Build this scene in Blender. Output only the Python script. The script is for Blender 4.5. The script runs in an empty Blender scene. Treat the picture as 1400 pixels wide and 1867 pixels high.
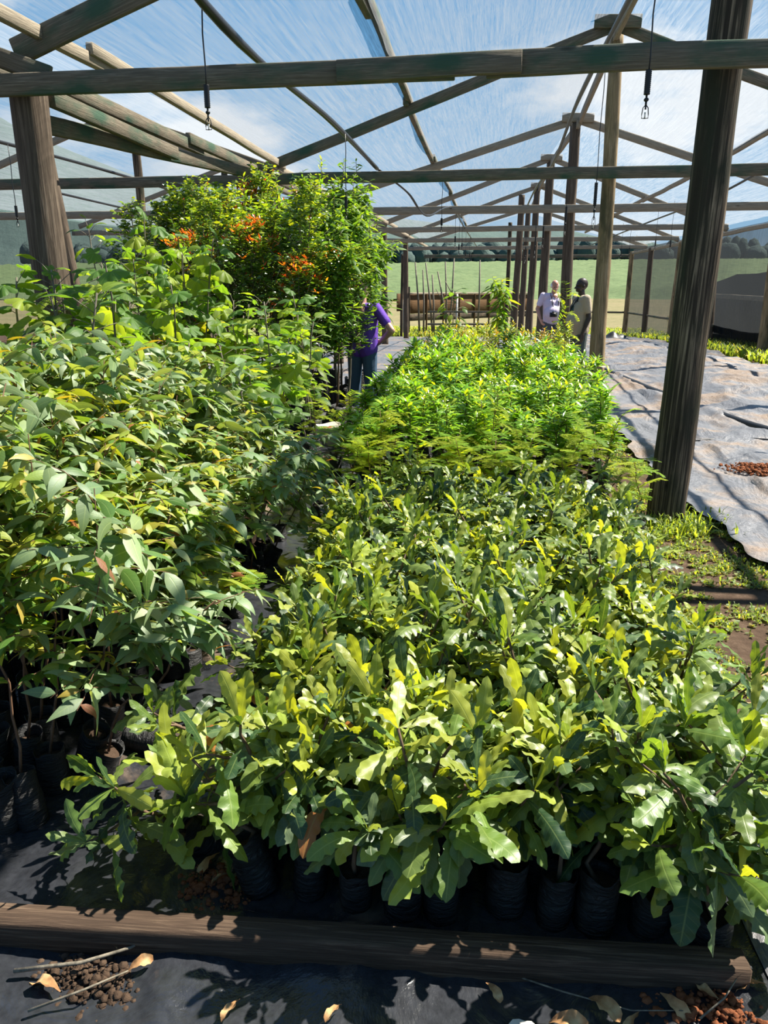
import bpy, bmesh, math, random
import numpy as np
from mathutils import Vector, Matrix, noise
R = math.radians
rnd = random.Random(7)
C = bpy.context.scene.collection
S = bpy.context.scene

# ---------------------------------------------------------------- camera
cam_d = bpy.data.cameras.new('camera'); cam = bpy.data.objects.new('camera', cam_d); C.objects.link(cam)
cam_d.sensor_fit = 'VERTICAL'; cam_d.sensor_height = 36; cam_d.lens = 36 * 1400 / 1867
cam.location = (0, 0, 1.75); cam.rotation_euler = (R(90) - math.atan((933.5 - 508) / 1400), 0, R(7.8))
cam_d.clip_start = 0.05; cam_d.clip_end = 5000
S.camera = cam
# ---------------------------------------------------------------- light and exposure
S.view_settings.view_transform = 'Standard'; S.view_settings.look = 'None'
S.view_settings.exposure = 0.0; S.view_settings.gamma = 1.0; S.view_settings.use_curve_mapping = False
S.cycles.max_bounces = 6; S.cycles.diffuse_bounces = 2; S.cycles.glossy_bounces = 2
S.cycles.transmission_bounces = 3; S.cycles.transparent_max_bounces = 12
S.cycles.sample_clamp_indirect = 6
S.cycles.use_denoising = True
SUN_AZ, SUN_EL = R(60), R(54)          # azimuth measured from +Y towards +X
sd = bpy.data.lights.new('sun', 'SUN'); sd.energy = 16.5; sd.angle = R(0.55); sd.color = (1.0, .95, .84)
sun = bpy.data.objects.new('sun', sd); C.objects.link(sun)
sv = Vector((math.sin(SUN_AZ) * math.cos(SUN_EL), math.cos(SUN_AZ) * math.cos(SUN_EL), math.sin(SUN_EL)))
sun.rotation_euler = sv.to_track_quat('Z', 'Y').to_euler(); sun.location = (10, 10, 20)

W = bpy.data.worlds.new('world'); S.world = W; W.use_nodes = True
wt = W.node_tree; wn = wt.nodes; wn.clear(); wl = wt.links
def wnode(t, **k):
    n = wn.new(t)
    for a, b in k.items(): setattr(n, a, b)
    return n
tc = wnode('ShaderNodeTexCoord'); sep = wnode('ShaderNodeSeparateXYZ'); wl.new(tc.outputs['Generated'], sep.inputs[0])
gr = wnode('ShaderNodeValToRGB'); wl.new(sep.outputs['Z'], gr.inputs[0])
e = gr.color_ramp.elements; e[0].position = 0.0; e[0].color = (.36, .54, .70, 1); e[1].position = .8; e[1].color = (.05, .22, .54, 1)
m1 = e.new(.12); m1.color = (.22, .47, .74, 1); m2 = e.new(.4); m2.color = (.11, .36, .70, 1)
mp = wnode('ShaderNodeMapping'); mp.inputs['Scale'].default_value = (1.0, 1.0, 2.6); mp.inputs['Location'].default_value = (.35, .1, .12)
wl.new(tc.outputs['Generated'], mp.inputs[0])
nz = wnode('ShaderNodeTexNoise'); nz.inputs['Scale'].default_value = 3.0; nz.inputs['Detail'].default_value = 9; nz.inputs['Roughness'].default_value = .56
wl.new(mp.outputs[0], nz.inputs['Vector'])
cr = wnode('ShaderNodeValToRGB'); cr.color_ramp.elements[0].position = .535; cr.color_ramp.elements[1].position = .62
wl.new(nz.outputs['Fac'], cr.inputs[0])
hz = wnode('ShaderNodeMapRange'); hz.inputs[1].default_value = .02; hz.inputs[2].default_value = .10; wl.new(sep.outputs['Z'], hz.inputs[0])
hz2 = wnode('ShaderNodeMapRange'); hz2.inputs[1].default_value = .48; hz2.inputs[2].default_value = .34; wl.new(sep.outputs['Z'], hz2.inputs[0])
mu = wnode('ShaderNodeMath', operation='MULTIPLY'); wl.new(cr.outputs[0], mu.inputs[0]); wl.new(hz.outputs[0], mu.inputs[1])
mu2 = wnode('ShaderNodeMath', operation='MULTIPLY'); wl.new(mu.outputs[0], mu2.inputs[0]); wl.new(hz2.outputs[0], mu2.inputs[1])
mx = wnode('ShaderNodeMix', data_type='RGBA'); wl.new(mu2.outputs[0], mx.inputs['Factor']); wl.new(gr.outputs[0], mx.inputs['A'])
mx.inputs['B'].default_value = (.80, .86, .92, 1)
bg = wnode('ShaderNodeBackground'); bg.inputs['Strength'].default_value = .95; wl.new(mx.outputs['Result'], bg.inputs[0])
wo = wnode('ShaderNodeOutputWorld'); wl.new(bg.outputs[0], wo.inputs[0])

# ---------------------------------------------------------------- material helpers
def newmat(name):
    m = bpy.data.materials.new(name); m.use_nodes = True; nt = m.node_tree
    for n in list(nt.nodes): nt.nodes.remove(n)
    out = nt.nodes.new('ShaderNodeOutputMaterial')
    return m, nt, out
def N(nt, t, ins=None, **k):
    n = nt.nodes.new(t)
    for a, b in k.items(): setattr(n, a, b)
    for a, b in (ins or {}).items():
        if isinstance(b, bpy.types.NodeSocket): nt.links.new(b, n.inputs[a])
        else: n.inputs[a].default_value = b
    return n
def c4(c): return (c[0], c[1], c[2], 1)
def mixc(nt, f, a, b, mode='MIX'):
    n = N(nt, 'ShaderNodeMix', data_type='RGBA', blend_type=mode)
    for key, v in (('Factor', f), ('A', a), ('B', b)):
        if isinstance(v, bpy.types.NodeSocket): nt.links.new(v, n.inputs[key])
        else: n.inputs[key].default_value = c4(v) if key != 'Factor' else v
    return n.outputs['Result']
def ramp(nt, fac, stops):
    n = N(nt, 'ShaderNodeValToRGB', {0: fac}); e = n.color_ramp.elements
    e[0].position, e[0].color = stops[0][0], c4(stops[0][1]); e[1].position, e[1].color = stops[-1][0], c4(stops[-1][1])
    for p, c in stops[1:-1]:
        x = e.new(p); x.color = c4(c)
    return n.outputs[0]
def tex(nt, scale=(1, 1, 1), nscale=5, detail=5, rough=.55, dist=0, coord='Object'):
    t = N(nt, 'ShaderNodeTexCoord'); m = N(nt, 'ShaderNodeMapping', {0: t.outputs[coord], 'Scale': scale})
    return N(nt, 'ShaderNodeTexNoise', {'Vector': m.outputs[0], 'Scale': nscale, 'Detail': detail, 'Roughness': rough, 'Distortion': dist}).outputs['Fac']
def finish(nt, out, col, rough=.7, bump=None, bs=.4, bd=.01, spec=.3, **kw):
    p = N(nt, 'ShaderNodeBsdfPrincipled', {'Roughness': rough, 'Specular IOR Level': spec})
    if isinstance(col, bpy.types.NodeSocket): nt.links.new(col, p.inputs['Base Color'])
    else: p.inputs['Base Color'].default_value = c4(col)
    for k, v in kw.items():
        p.inputs[k].default_value = v
    if bump is not None:
        b = N(nt, 'ShaderNodeBump', {'Height': bump, 'Strength': bs, 'Distance': bd}); nt.links.new(b.outputs[0], p.inputs['Normal'])
    nt.links.new(p.outputs[0], out.inputs[0]); return p
def plain(name, col, rough=.6, **kw):
    m, nt, out = newmat(name); f = tex(nt, nscale=14)
    finish(nt, out, mixc(nt, f, [c * .75 for c in col], [c * 1.2 for c in col]), rough, **kw); return m

def wood(name, dark, mid, light, moss=None, stretch=(1.2, 14, 14), rough=.85, knots=True):
    m, nt, out = newmat(name)
    g = tex(nt, stretch, 3.0, 8, .62, .6); big = tex(nt, (1, 2, 2), 1.3, 3)
    col = ramp(nt, g, [(.34, dark), (.5, mid), (.67, light)])
    col = mixc(nt, big, col, mid)
    if moss:
        mf = ramp(nt, tex(nt, (1, 3, 3), 2.2, 6), [(.48, (0, 0, 0)), (.68, (1, 1, 1))])
        col = mixc(nt, mf, col, moss)
    if knots:
        v = N(nt, 'ShaderNodeTexVoronoi', {'Vector': N(nt, 'ShaderNodeMapping', {0: N(nt, 'ShaderNodeTexCoord').outputs['Object'], 'Scale': (1.5, 5, 5)}).outputs[0], 'Scale': 1.4})
        kf = ramp(nt, v.outputs['Distance'], [(.0, (1, 1, 1)), (.13, (0, 0, 0))]); col = mixc(nt, kf, col, [d * .5 for d in dark])
    finish(nt, out, col, rough, g, .6, .012, .2); return m
M = {}
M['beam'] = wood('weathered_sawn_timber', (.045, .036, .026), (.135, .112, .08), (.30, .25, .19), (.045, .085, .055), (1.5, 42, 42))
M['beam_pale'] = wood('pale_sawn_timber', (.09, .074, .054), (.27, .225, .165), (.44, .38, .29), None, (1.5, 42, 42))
M['post_dark'] = wood('dark_weathered_log', (.010, .008, .005), (.045, .033, .022), (.50, .37, .24), (.030, .030, .018), (.35, 15, 15))
M['post_brown'] = wood('brown_log', (.022, .016, .011), (.085, .062, .044), (.22, .17, .125), None, (.8, 20, 20))
M['post_tan'] = wood('tan_log', (.06, .042, .022), (.26, .185, .10), (.5, .39, .25), (.09, .075, .04), (.8, 20, 20))
M['log'] = wood('rough_square_timber', (.014, .009, .006), (.06, .038, .025), (.19, .13, .085), None, (1.6, 38, 38))
M['plank'] = wood('orange_plank', (.07, .035, .014), (.13, .07, .03), (.2, .12, .06))

def net_mat(name, f0, dif, trl, streak=(14, .25, 14), samt=.3, coord='Object'):
    m, nt, out = newmat(name)
    s1 = tex(nt, streak, 2.2, 7, .62, .15, coord); s2 = tex(nt, (streak[0] * 4, streak[1] * 3, streak[2] * 4), 3.2, 4, .6, 0, coord)
    a = N(nt, 'ShaderNodeMath', {0: s1, 1: s2}, operation='ADD').outputs[0]
    mr = N(nt, 'ShaderNodeMapRange', {0: a, 1: .75, 2: 1.3, 3: f0, 4: f0 + samt}).outputs[0]
    g = N(nt, 'ShaderNodeNewGeometry'); dp = N(nt, 'ShaderNodeVectorMath', {0: g.outputs['Normal'], 1: g.outputs['Incoming']}, operation='DOT_PRODUCT').outputs['Value']
    ab = N(nt, 'ShaderNodeMath', {0: dp}, operation='ABSOLUTE').outputs[0]
    mxx = N(nt, 'ShaderNodeMath', {0: ab, 1: .22}, operation='MAXIMUM').outputs[0]
    inv = N(nt, 'ShaderNodeMath', {0: .55, 1: mxx}, operation='DIVIDE').outputs[0]
    om = N(nt, 'ShaderNodeMath', {0: 1.0, 1: mr}, operation='SUBTRACT').outputs[0]
    pw = N(nt, 'ShaderNodeMath', {0: om, 1: inv}, operation='POWER').outputs[0]
    cov = N(nt, 'ShaderNodeMath', {0: 1.0, 1: pw}, operation='SUBTRACT').outputs[0]
    d = N(nt, 'ShaderNodeBsdfDiffuse', {'Color': c4(dif)}); t = N(nt, 'ShaderNodeBsdfTranslucent', {'Color': c4(trl)})
    ad = N(nt, 'ShaderNodeMixShader', {0: .5, 1: d.outputs[0], 2: t.outputs[0]})
    tr = N(nt, 'ShaderNodeBsdfTransparent')
    mxs = N(nt, 'ShaderNodeMixShader', {0: cov, 1: tr.outputs[0], 2: ad.outputs[0]})
    nt.links.new(mxs.outputs[0], out.inputs[0]); return m
M['net'] = net_mat('shade_net', .05, (.08, .09, .10), (.40, .43, .47), samt=.36)
M['net_side'] = net_mat('side_net', .34, (.014, .016, .018), (.05, .055, .06), (3, 18, .6), .25)
M['net_black'] = net_mat('black_shade_cloth', .76, (.008, .009, .011), (.008, .009, .011), (3, 8, .6), .2)

def leafmat(name, rough=.42, trans=.38, spec=.5, vein=.35):
    m, nt, out = newmat(name)
    col = N(nt, 'ShaderNodeAttribute', attribute_name='col').outputs['Color']
    uv = N(nt, 'ShaderNodeAttribute', attribute_name='luv').outputs['Vector']
    sp = N(nt, 'ShaderNodeSeparateXYZ', {0: uv})
    ax = N(nt, 'ShaderNodeMath', {0: sp.outputs[0]}, operation='ABSOLUTE').outputs[0]
    mid = N(nt, 'ShaderNodeMapRange', {0: ax, 1: .02, 2: .10, 3: vein * 1.3, 4: 0}).outputs[0]
    # side veins slant forwards
    sl = N(nt, 'ShaderNodeMath', {0: ax, 1: .9}, operation='MULTIPLY').outputs[0]
    vv = N(nt, 'ShaderNodeMath', {0: N(nt, 'ShaderNodeMath', {0: sp.outputs[1], 1: 7.0}, operation='MULTIPLY').outputs[0], 1: sl}, operation='SUBTRACT').outputs[0]
    pp = N(nt, 'ShaderNodeMath', {0: vv, 1: .5}, operation='PINGPONG').outputs[0]
    sv_ = N(nt, 'ShaderNodeMapRange', {0: pp, 1: 0.0, 2: .09, 3: vein * .55, 4: 0}).outputs[0]
    vf = N(nt, 'ShaderNodeMath', {0: mid, 1: sv_}, operation='MAXIMUM').outputs[0]
    blot = tex(nt, (1, 1, 1), 30, 4, .6)
    c = mixc(nt, blot, col, mixc(nt, 1.0, col, (1.35, 1.25, .9), 'MULTIPLY'))
    c = mixc(nt, vf, c, mixc(nt, .5, c, (.42, .50, .16)))
    tcx = mixc(nt, 1.0, c, (2.6, 2.3, .55), 'MULTIPLY')
    p = N(nt, 'ShaderNodeBsdfPrincipled', {'Base Color': c, 'Roughness': rough, 'Specular IOR Level': spec})
    b = N(nt, 'ShaderNodeBump', {'Height': vf, 'Strength': .35, 'Distance': .002}); nt.links.new(b.outputs[0], p.inputs['Normal'])
    t = N(nt, 'ShaderNodeBsdfTranslucent', {'Color': tcx})
    mxs = N(nt, 'ShaderNodeMixShader', {0: trans, 1: p.outputs[0], 2: t.outputs[0]})
    nt.links.new(mxs.outputs[0], out.inputs[0]); return m
M['leaf'] = leafmat('wavy_leaf', .43, .36, .5)
M['leaf_matt'] = leafmat('matt_grey_leaf', .5, .30, .5, .3)
M['leaf_gloss'] = leafmat('glossy_leaf', .26, .32, .6, .15)
M['leaf_thin'] = leafmat('thin_leaf', .5, .5, .3, .3)
M['frond'] = leafmat('feathery_leaf', .6, .5, .2, 0)

def barkmat(name, a, b):
    m, nt, out = newmat(name); g = tex(nt, (20, 20, 4), 3, 5); finish(nt, out, ramp(nt, g, [(.3, a), (.7, b)]), .8, g, .4, .004); return m
M['bark'] = barkmat('brown_bark', (.055, .034, .02), (.16, .105, .065))
M['bark_red'] = barkmat('reddish_twig', (.07, .032, .018), (.2, .11, .06))
M['bark_grey'] = barkmat('grey_bark', (.07, .06, .045), (.22, .19, .14))
def bagmat():
    m, nt, out = newmat('black_polythene'); g = tex(nt, (1, 1, 5), 14, 6, .6, 1.2); d = tex(nt, nscale=6)
    c = ramp(nt, d, [(.35, (.005, .005, .006)), (.62, (.014, .0135, .013)), (.85, (.045, .036, .027))])
    finish(nt, out, c, .42, g, .9, .02, .4); return m
M['bag'] = bagmat()
def soilmat(name, a, b, c, sc=9):
    m, nt, out = newmat(name); g = tex(nt, nscale=sc, detail=10, rough=.7); h = tex(nt, nscale=1.2, detail=4)
    finish(nt, out, mixc(nt, h, ramp(nt, g, [(.3, a), (.5, b), (.72, c)]), b), .95, g, .9, .03, .1); return m
M['soil'] = soilmat('dark_soil', (.028, .018, .012), (.075, .048, .032), (.16, .11, .075))
M['redsoil'] = soilmat('red_soil', (.10, .032, .014), (.24, .085, .038), (.38, .16, .08), 14)
def sheetmat(name, base, dust, dfac, rough, streak=(1, 1, 1), bumpd=.03):
    m, nt, out = newmat(name)
    g = tex(nt, streak, 2.2, 7, .6, 1.0); s = tex(nt, (1, 1, 1), 1.1, 8, .62, .4); f = tex(nt, nscale=40, detail=6)
    df = ramp(nt, s, [(dfac, (0, 0, 0)), (dfac + .13, (1, 1, 1))])
    c = mixc(nt, df, ramp(nt, f, [(.3, base), (.75, [x * 1.8 for x in base])]), ramp(nt, f, [(.3, [x * .55 for x in dust]), (.7, dust)]))
    rr = N(nt, 'ShaderNodeMapRange', {0: df, 1: 0, 2: 1, 3: rough, 4: .85}).outputs[0]
    p = finish(nt, out, c, .4, g, .75, bumpd, .55); nt.links.new(rr, p.inputs['Roughness']); return m
M['sheet'] = sheetmat('black_ground_sheet', (.016, .017, .020), (.25, .165, .10), .55, .22)
M['sheet_grey'] = sheetmat('grey_ground_sheet', (.088, .088, .094), (.21, .15, .108), .48, .40, (1.6, .7, 1), .06)
M['black'] = plain('black_plastic', (.014, .014, .015), .4)
M['pipe'] = plain('black_pipe', (.018, .019, .02), .35)
M['white_plastic'] = plain('white_plastic', (.62, .58, .5), .5)

# ---------------------------------------------------------------- object helpers
def tag(o, label=None, cat=None, group=None, kind=None):
    if label: o['label'] = label
    if cat: o['category'] = cat
    if group: o['group'] = group
    if kind: o['kind'] = kind
    return o
def empty(name, loc=(0, 0, 0), rz=0):
    o = bpy.data.objects.new(name, None); C.objects.link(o); o.location = loc; o.rotation_euler = (0, 0, rz); o.empty_display_size = .1; return o
class G:
    """collects quads (and ngons in .N) with a colour and a leaf coordinate per vertex"""
    def __init__(s): s.v = []; s.f = []; s.c = []; s.u = []; s.n = 0
    def add(s, v, f, col=(0, 0, 0), uv=None):
        v = np.asarray(v, float).reshape(-1, 3); s.v.append(v); s.f.append(np.asarray(f, int) + s.n); k = len(v)
        s.c.append(np.tile(np.array(col, float), (k, 1)) if np.ndim(col) == 1 else np.asarray(col, float))
        s.u.append(np.zeros((k, 3)) if uv is None else uv); s.n += k
    def mesh(s, name, attrs=True, smooth=True):
        me = bpy.data.meshes.new(name); v = np.concatenate(s.v); f = np.concatenate(s.f)
        me.vertices.add(len(v)); me.vertices.foreach_set('co', v.ravel())
        me.loops.add(f.size); me.loops.foreach_set('vertex_index', f.ravel().astype(np.int32))
        me.polygons.add(len(f)); me.polygons.foreach_set('loop_start', np.arange(0, f.size, 4, dtype=np.int32))
        if smooth: me.polygons.foreach_set('use_smooth', np.ones(len(f), bool))
        if attrs:
            a = me.attributes.new('col', 'FLOAT_COLOR', 'POINT'); c = np.concatenate(s.c); a.data.foreach_set('color', np.c_[c, np.ones(len(c))].ravel())
            a = me.attributes.new('luv', 'FLOAT_VECTOR', 'POINT'); a.data.foreach_set('vector', np.concatenate(s.u).ravel())
        me.update(calc_edges=True); me.validate(); return me
    def build(s, name, mat, parent=None, attrs=True, smooth=True):
        me = s.mesh(name, attrs, smooth); me.materials.append(mat); o = bpy.data.objects.new(name, me); C.objects.link(o)
        if parent: o.parent = parent
        return o
def obj_bm(name, bm, mat, parent=None, smooth=False):
    me = bpy.data.meshes.new(name); bm.to_mesh(me); bm.free(); me.materials.append(mat)
    if smooth: me.polygons.foreach_set('use_smooth', [True] * len(me.polygons))
    o = bpy.data.objects.new(name, me); C.objects.link(o)
    if parent: o.parent = parent
    return o
def copy_tree(root):
    r = root.copy(); C.objects.link(r)
    for ch in root.children:
        c = ch.copy(); C.objects.link(c); c.parent = r
        for g in ch.children:
            d = g.copy(); C.objects.link(d); d.parent = c
    return r
def grid_faces(nu, nv, wrap=False):
    f = []
    for i in range(nu):
        for j in range(nv - (0 if wrap else 1)):
            a = i * nv + j; b = i * nv + (j + 1) % nv; f.append((a, b, b + nv, a + nv))
    return f
def tube(g, pts, rad, n=6, col=(0, 0, 0), caps=True):
    pts = np.asarray(pts, float); k = len(pts); rad = np.broadcast_to(np.asarray(rad, float), (k,))
    if caps:
        pts = np.vstack([pts[:1], pts, pts[-1:]]); rad = np.concatenate([[rad[0] * .02], rad, [rad[-1] * .02]]); k += 2
    t = np.gradient(pts, axis=0); t[0] = t[1] if caps else t[0]; t[-1] = t[-2] if caps else t[-1]
    t /= np.linalg.norm(t, axis=1)[:, None] + 1e-9
    ref = np.array([0, 0, 1.]) if abs(t[:, 2]).mean() < .8 else np.array([1., 0, 0])
    a = np.cross(t, ref); a /= np.linalg.norm(a, axis=1)[:, None] + 1e-9; b = np.cross(t, a)
    th = np.linspace(0, 2 * np.pi, n, endpoint=False)
    v = pts[:, None] + rad[:, None, None] * (np.cos(th)[None, :, None] * a[:, None] + np.sin(th)[None, :, None] * b[:, None])
    g.add(v, grid_faces(k - 1, n, True), col)
def boxg(g, x0, x1, y0, y1, z0, z1, col=(0, 0, 0)):
    v = [(x, y, z) for x in (x0, x1) for y in (y0, y1) for z in (z0, z1)]
    g.add(v, [(0, 1, 3, 2), (4, 6, 7, 5), (0, 4, 5, 1), (2, 3, 7, 6), (0, 2, 6, 4), (1, 5, 7, 3)], col)

def ground_z(x, y):
    a = -0.00145 * max(0, min(y, 40) - 12) ** 2
    if y > 40: a += -.008 * min(y - 40, 25)
    return a
def fieldz(x, y):
    """land beyond the net house"""
    z = ground_z(x, y)
    if y > 62: z += .0000012 * 0 + (min(y, 260) - 62) * .036
    if y > 260: z += (y - 260) * .02
    z += .6 * math.sin(x * .02) * max(0, min(1, (y - 70) / 150))
    return z
def hillz(x, y):
    z = fieldz(x, min(y, 300))
    d = math.hypot((x + 520) / 330, (y - 760) / 260); z += 175 * max(0, 1 - d) ** 1.3 if d < 1 else 0
    d = math.hypot((x + 250) / 330, (y - 1000) / 300); z += 90 * max(0, 1 - d) if d < 1 else 0
    d = math.hypot((x - 60) / 420, (y - 1250) / 350); z += 72 * max(0, 1 - d) if d < 1 else 0
    d = math.hypot((x - 520) / 330, (y - 900) / 350); z += 55 * max(0, 1 - d) if d < 1 else 0
    return z + noise.noise(Vector((x * .01, y * .01, 3))) * 6 * min(1, max(0, (y - 300) / 200))

# ---------------------------------------------------------------- terrain
def terrain(name, xs, ys, zf, mat, **t):
    g = G(); v = [(x, y, zf(x, y)) for y in ys for x in xs]
    g.add(v, [(a, b, c, d) for (a, b, c, d) in grid_faces(len(ys) - 1, len(xs))]); o = g.build(name, mat, attrs=False); tag(o, **t); return o
def grassmat(name, a, b, c, sc):
    m, nt, out = newmat(name); g = tex(nt, nscale=sc, detail=8, rough=.65); h = tex(nt, (1, 2.2, 1), sc * .06, 4)
    finish(nt, out, mixc(nt, h, ramp(nt, g, [(.32, a), (.5, b), (.7, c)]), c), .9, g, .5, .3 / sc, .1); return m
M['verge'] = grassmat('grass_verge', (.04, .065, .018), (.10, .11, .04), (.21, .165, .095), 2.2)
M['cane'] = grassmat('hazy_green_crop', (.04, .066, .030), (.07, .108, .046), (.115, .15, .068), .9)  # crop greens desaturated, some distance haze painted into the colour
M['hill'] = grassmat('hazy_wooded_hill', (.03, .05, .05), (.045, .07, .066), (.065, .095, .085), .035)  # bluish tint paints distance haze into hills and treeline, no volume used
terrain('ground', list(np.linspace(-40, -4, 10)) + list(np.linspace(-3.5, 6, 12)) + list(np.linspace(7, 40, 8)), list(np.linspace(-3, 40, 44)),
        lambda x, y: ground_z(x, y) - .004, M['soil'], kind='structure')
terrain('ground_verge', list(np.linspace(-90, 90, 40)), list(np.linspace(40, 66, 14)), lambda x, y: fieldz(x, y) - .004 + .04 * noise.noise(Vector((x, y, 0))) * (y < 64), M['verge'], kind='structure')
terrain('ground_slope', list(np.linspace(-400, 400, 60)), list(np.linspace(65.9, 300, 30)), lambda x, y: fieldz(x, y) - .004, M['verge'], kind='structure')
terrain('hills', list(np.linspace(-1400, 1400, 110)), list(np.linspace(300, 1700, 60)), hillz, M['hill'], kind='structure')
# crop: a lumpy canopy standing on the slope
def crop_z(x, y):
    e = min(1, max(0, (y - 86 - 3 * math.sin(x * .13)) / 4))
    return fieldz(x, y) + e * (1.1 + .5 * noise.noise(Vector((x * .55, y * .4, 1))) + .35 * noise.noise(Vector((x * 1.9, y * 1.2, 5)))) - .05
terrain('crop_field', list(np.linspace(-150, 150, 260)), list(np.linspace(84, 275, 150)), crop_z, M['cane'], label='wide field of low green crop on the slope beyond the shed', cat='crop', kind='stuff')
# wood along the top of the field
g = G()
th = np.linspace(0, 2 * np.pi, 9); 
def blob(g, x, y, z, r, h, col, seed):
    rr = random.Random(seed); n1, n2 = 6, 9; v = []
    for i in range(n1 + 1):
        a = math.pi * i / n1
        for j in range(n2):
            b = 2 * math.pi * j / n2; k = r * (1 + .25 * (rr.random() - .5)) * max(.02, math.sin(a))
            v.append((x + k * math.cos(b), y + k * math.sin(b), z + h * .5 - h * .5 * math.cos(a) * (1 + .1 * rr.random())))
    g.add(v, grid_faces(n1, n2, True), col)
for i in range(420):
    x = rnd.uniform(-170, 170); y = 272 + rnd.uniform(0, 26); blob(g, x, y, fieldz(x, y) - 1, rnd.uniform(2.2, 4), rnd.uniform(5, 9.5), (0, 0, 0), i)
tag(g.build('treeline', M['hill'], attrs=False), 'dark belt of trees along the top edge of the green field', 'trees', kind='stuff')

# grass blades: verge behind the end wall and weeds in the right-hand strip
def blades(name, spots, mat, label, cat, hgt, wid, seed, cols, broad=.0):
    g = G(); rr = np.random.default_rng(seed)
    for (x, y) in spots:
        z = ground_z(x, y); n = 5
        for k in range(n):
            az = rr.uniform(0, 6.28); h = hgt * rr.uniform(.4, 1.2); ln = rr.uniform(.2, .9) * h; w = wid * rr.uniform(.6, 1.3)
            if rr.random() < broad: h *= .45; ln = h * 1.4; w *= 3.2
            d = np.array([math.cos(az), math.sin(az), 0]); s = np.array([-d[1], d[0], 0]) * w; p = np.array([x, y, z]) + d * rr.uniform(0, .02)
            m_ = p + d * ln * .4 + np.array([0, 0, h * .7]); t = p + d * ln + np.array([0, 0, h * (.9 if ln < .6 * h else .6)])
            c = cols[rr.integers(len(cols))]
            g.add([p - s * .5, p + s * .5, m_ + s, m_ - s, t + s * .1, t - s * .1], [(0, 1, 2, 3), (3, 2, 4, 5)], c)
    return tag(g.build(name, mat), label, cat, kind='stuff')
GR = [(.06, .12, .02), (.10, .17, .025), (.15, .19, .035), (.05, .085, .02)]
sp = []
for i in range(15000):
    y = rnd.uniform(1.9, 10.4); k = (y - 2) / 8.4; x0 = .95 + .35 * k; x1 = 1.75 + .1 * k - max(0, y - 7) * .16
    x = rnd.uniform(x0, x1)
    if noise.noise(Vector((x * 2.6, y * 2.2, 0))) + rnd.gauss(0, .18) > -.08 and noise.noise(Vector((x * 9, y * 9, 4))) + rnd.gauss(0, .2) > .0: sp.append((x, y))
blades('weeds', sp, M['leaf_thin'], 'low weeds scattered over bare soil beside the front bed', 'weeds', .036, .0045, 1, GR + [(.16, .12, .06)], .5)
sp = [(1.37 + rnd.gauss(0, .16), 5.6 + rnd.gauss(0, .14)) for i in range(160)]; sp = [q for q in sp if math.hypot(q[0] - 1.37, q[1] - 5.76) > .15]
blades('grass', sp, M['leaf_thin'], 'brighter tuft of grass around foot of nearest right-hand log post', 'grass', .12, .006, 2, GR, .3)
sp = [(rnd.uniform(-9, 9), rnd.uniform(39.6, 47)) for i in range(5200)] + [(rnd.uniform(5.75, 7.6), rnd.uniform(16, 38)) for i in range(3000)]
blades('grass', sp, M['leaf_thin'], 'grass verge just outside the far end and right side of shed', 'grass', .3, .022, 3, GR + [(.20, .18, .08)])

# ---------------------------------------------------------------- plastic ground sheets
def sheet(name, x0, x1, y0, y1, nx, ny, zf, mat, label, edge=None):
    g = G(); v = []
    for j in range(ny + 1):
        y = y0 + (y1 - y0) * j / ny; a, b = edge(y) if edge else (x0, x1)
        for i in range(nx + 1):
            x = a + (b - a) * i / nx; v.append((x, y, ground_z(x, y) + zf(x, y)))
    g.add(v, grid_faces(ny, nx + 1)); return tag(g.build(name, mat, attrs=False), label, 'ground sheet')
def crease(x, y, s=1.0, sx=1.0, sy=1.0, seed=0):
    n = noise.ridged_multi_fractal(Vector((x * sx, y * sy, seed)), 1.0, 2.1, 4, 1.0, 2.0)
    return s * n
def z_front(x, y):
    w = .006 + .017 * crease(x + .3 * y, y, 1, 2.9, 1.8, 1) + .006 * crease(x * 2.2, y * 2.2 + x, 1, 3, 3, 5) + .016 * noise.noise(Vector((x * 3, y * 2, 2))) + .008 * noise.noise(Vector((x * 9 + y * 5, y * 6, 8)))
    return max(.004, w * (.5 if .0 > x > -.7 and y > 1.7 else 1))
sheet('ground_sheet', -4.2, .95, .4, 8.4, 250, 380, z_front, M['sheet'], 'shiny black plastic sheet under front bed and left path',
      lambda y: (-4.2, .92 + .03 * math.sin(y * 5) + .04 * math.sin(y * 1.7)))
def z_mid(x, y): return .012 + .012 * crease(x, y, 1, 1.2, 1.2, 3)
sheet('ground_sheet', -6, 1.4, 8.3, 37.5, 90, 260, z_mid, M['sheet_grey'], 'dusty grey plastic sheet under middle bed running to the far end', lambda y: (-6, min(1.42, 1.0 + (y - 8.3) * .2)))
def z_right(x, y):
    k = 1.0 if x > 2.3 else .45
    w = .02 + .012 * crease(x * 2.1 + y * .3, y * 1.6, 1, 2.2, 1.6, 21) + k * (.05 * crease(x + .25 * y, y, 1, 1.3, .7, 7) + .03 * noise.noise(Vector((x * .9 + y * .5, y * .6, 2))) + .022 * math.sin((x * 1.3 + y * 2.1) * 2.3 + 2 * noise.noise(Vector((x, y, 9)))))
    m = math.exp(-((x - 3.9) / 1.1) ** 2) * .10 * min(1, max(0, (y - 8) / 3))
    return max(.008, w + m)
def red(y):
    l = np.interp(y, [1, 3, 4.2, 5.6, 6.6, 9, 12, 40], [2.3, 2.08, 1.87, 1.64, 1.55, 1.50, 1.44, 1.44])
    return (l + .04 * math.sin(y * 6) + .02 * math.sin(y * 15), 5.6)
sheet('ground_sheet', 1.45, 5.6, 1.2, 37.5, 170, 700, z_right, M['sheet_grey'], 'wide creased grey plastic sheet over the empty right half', red)
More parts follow.
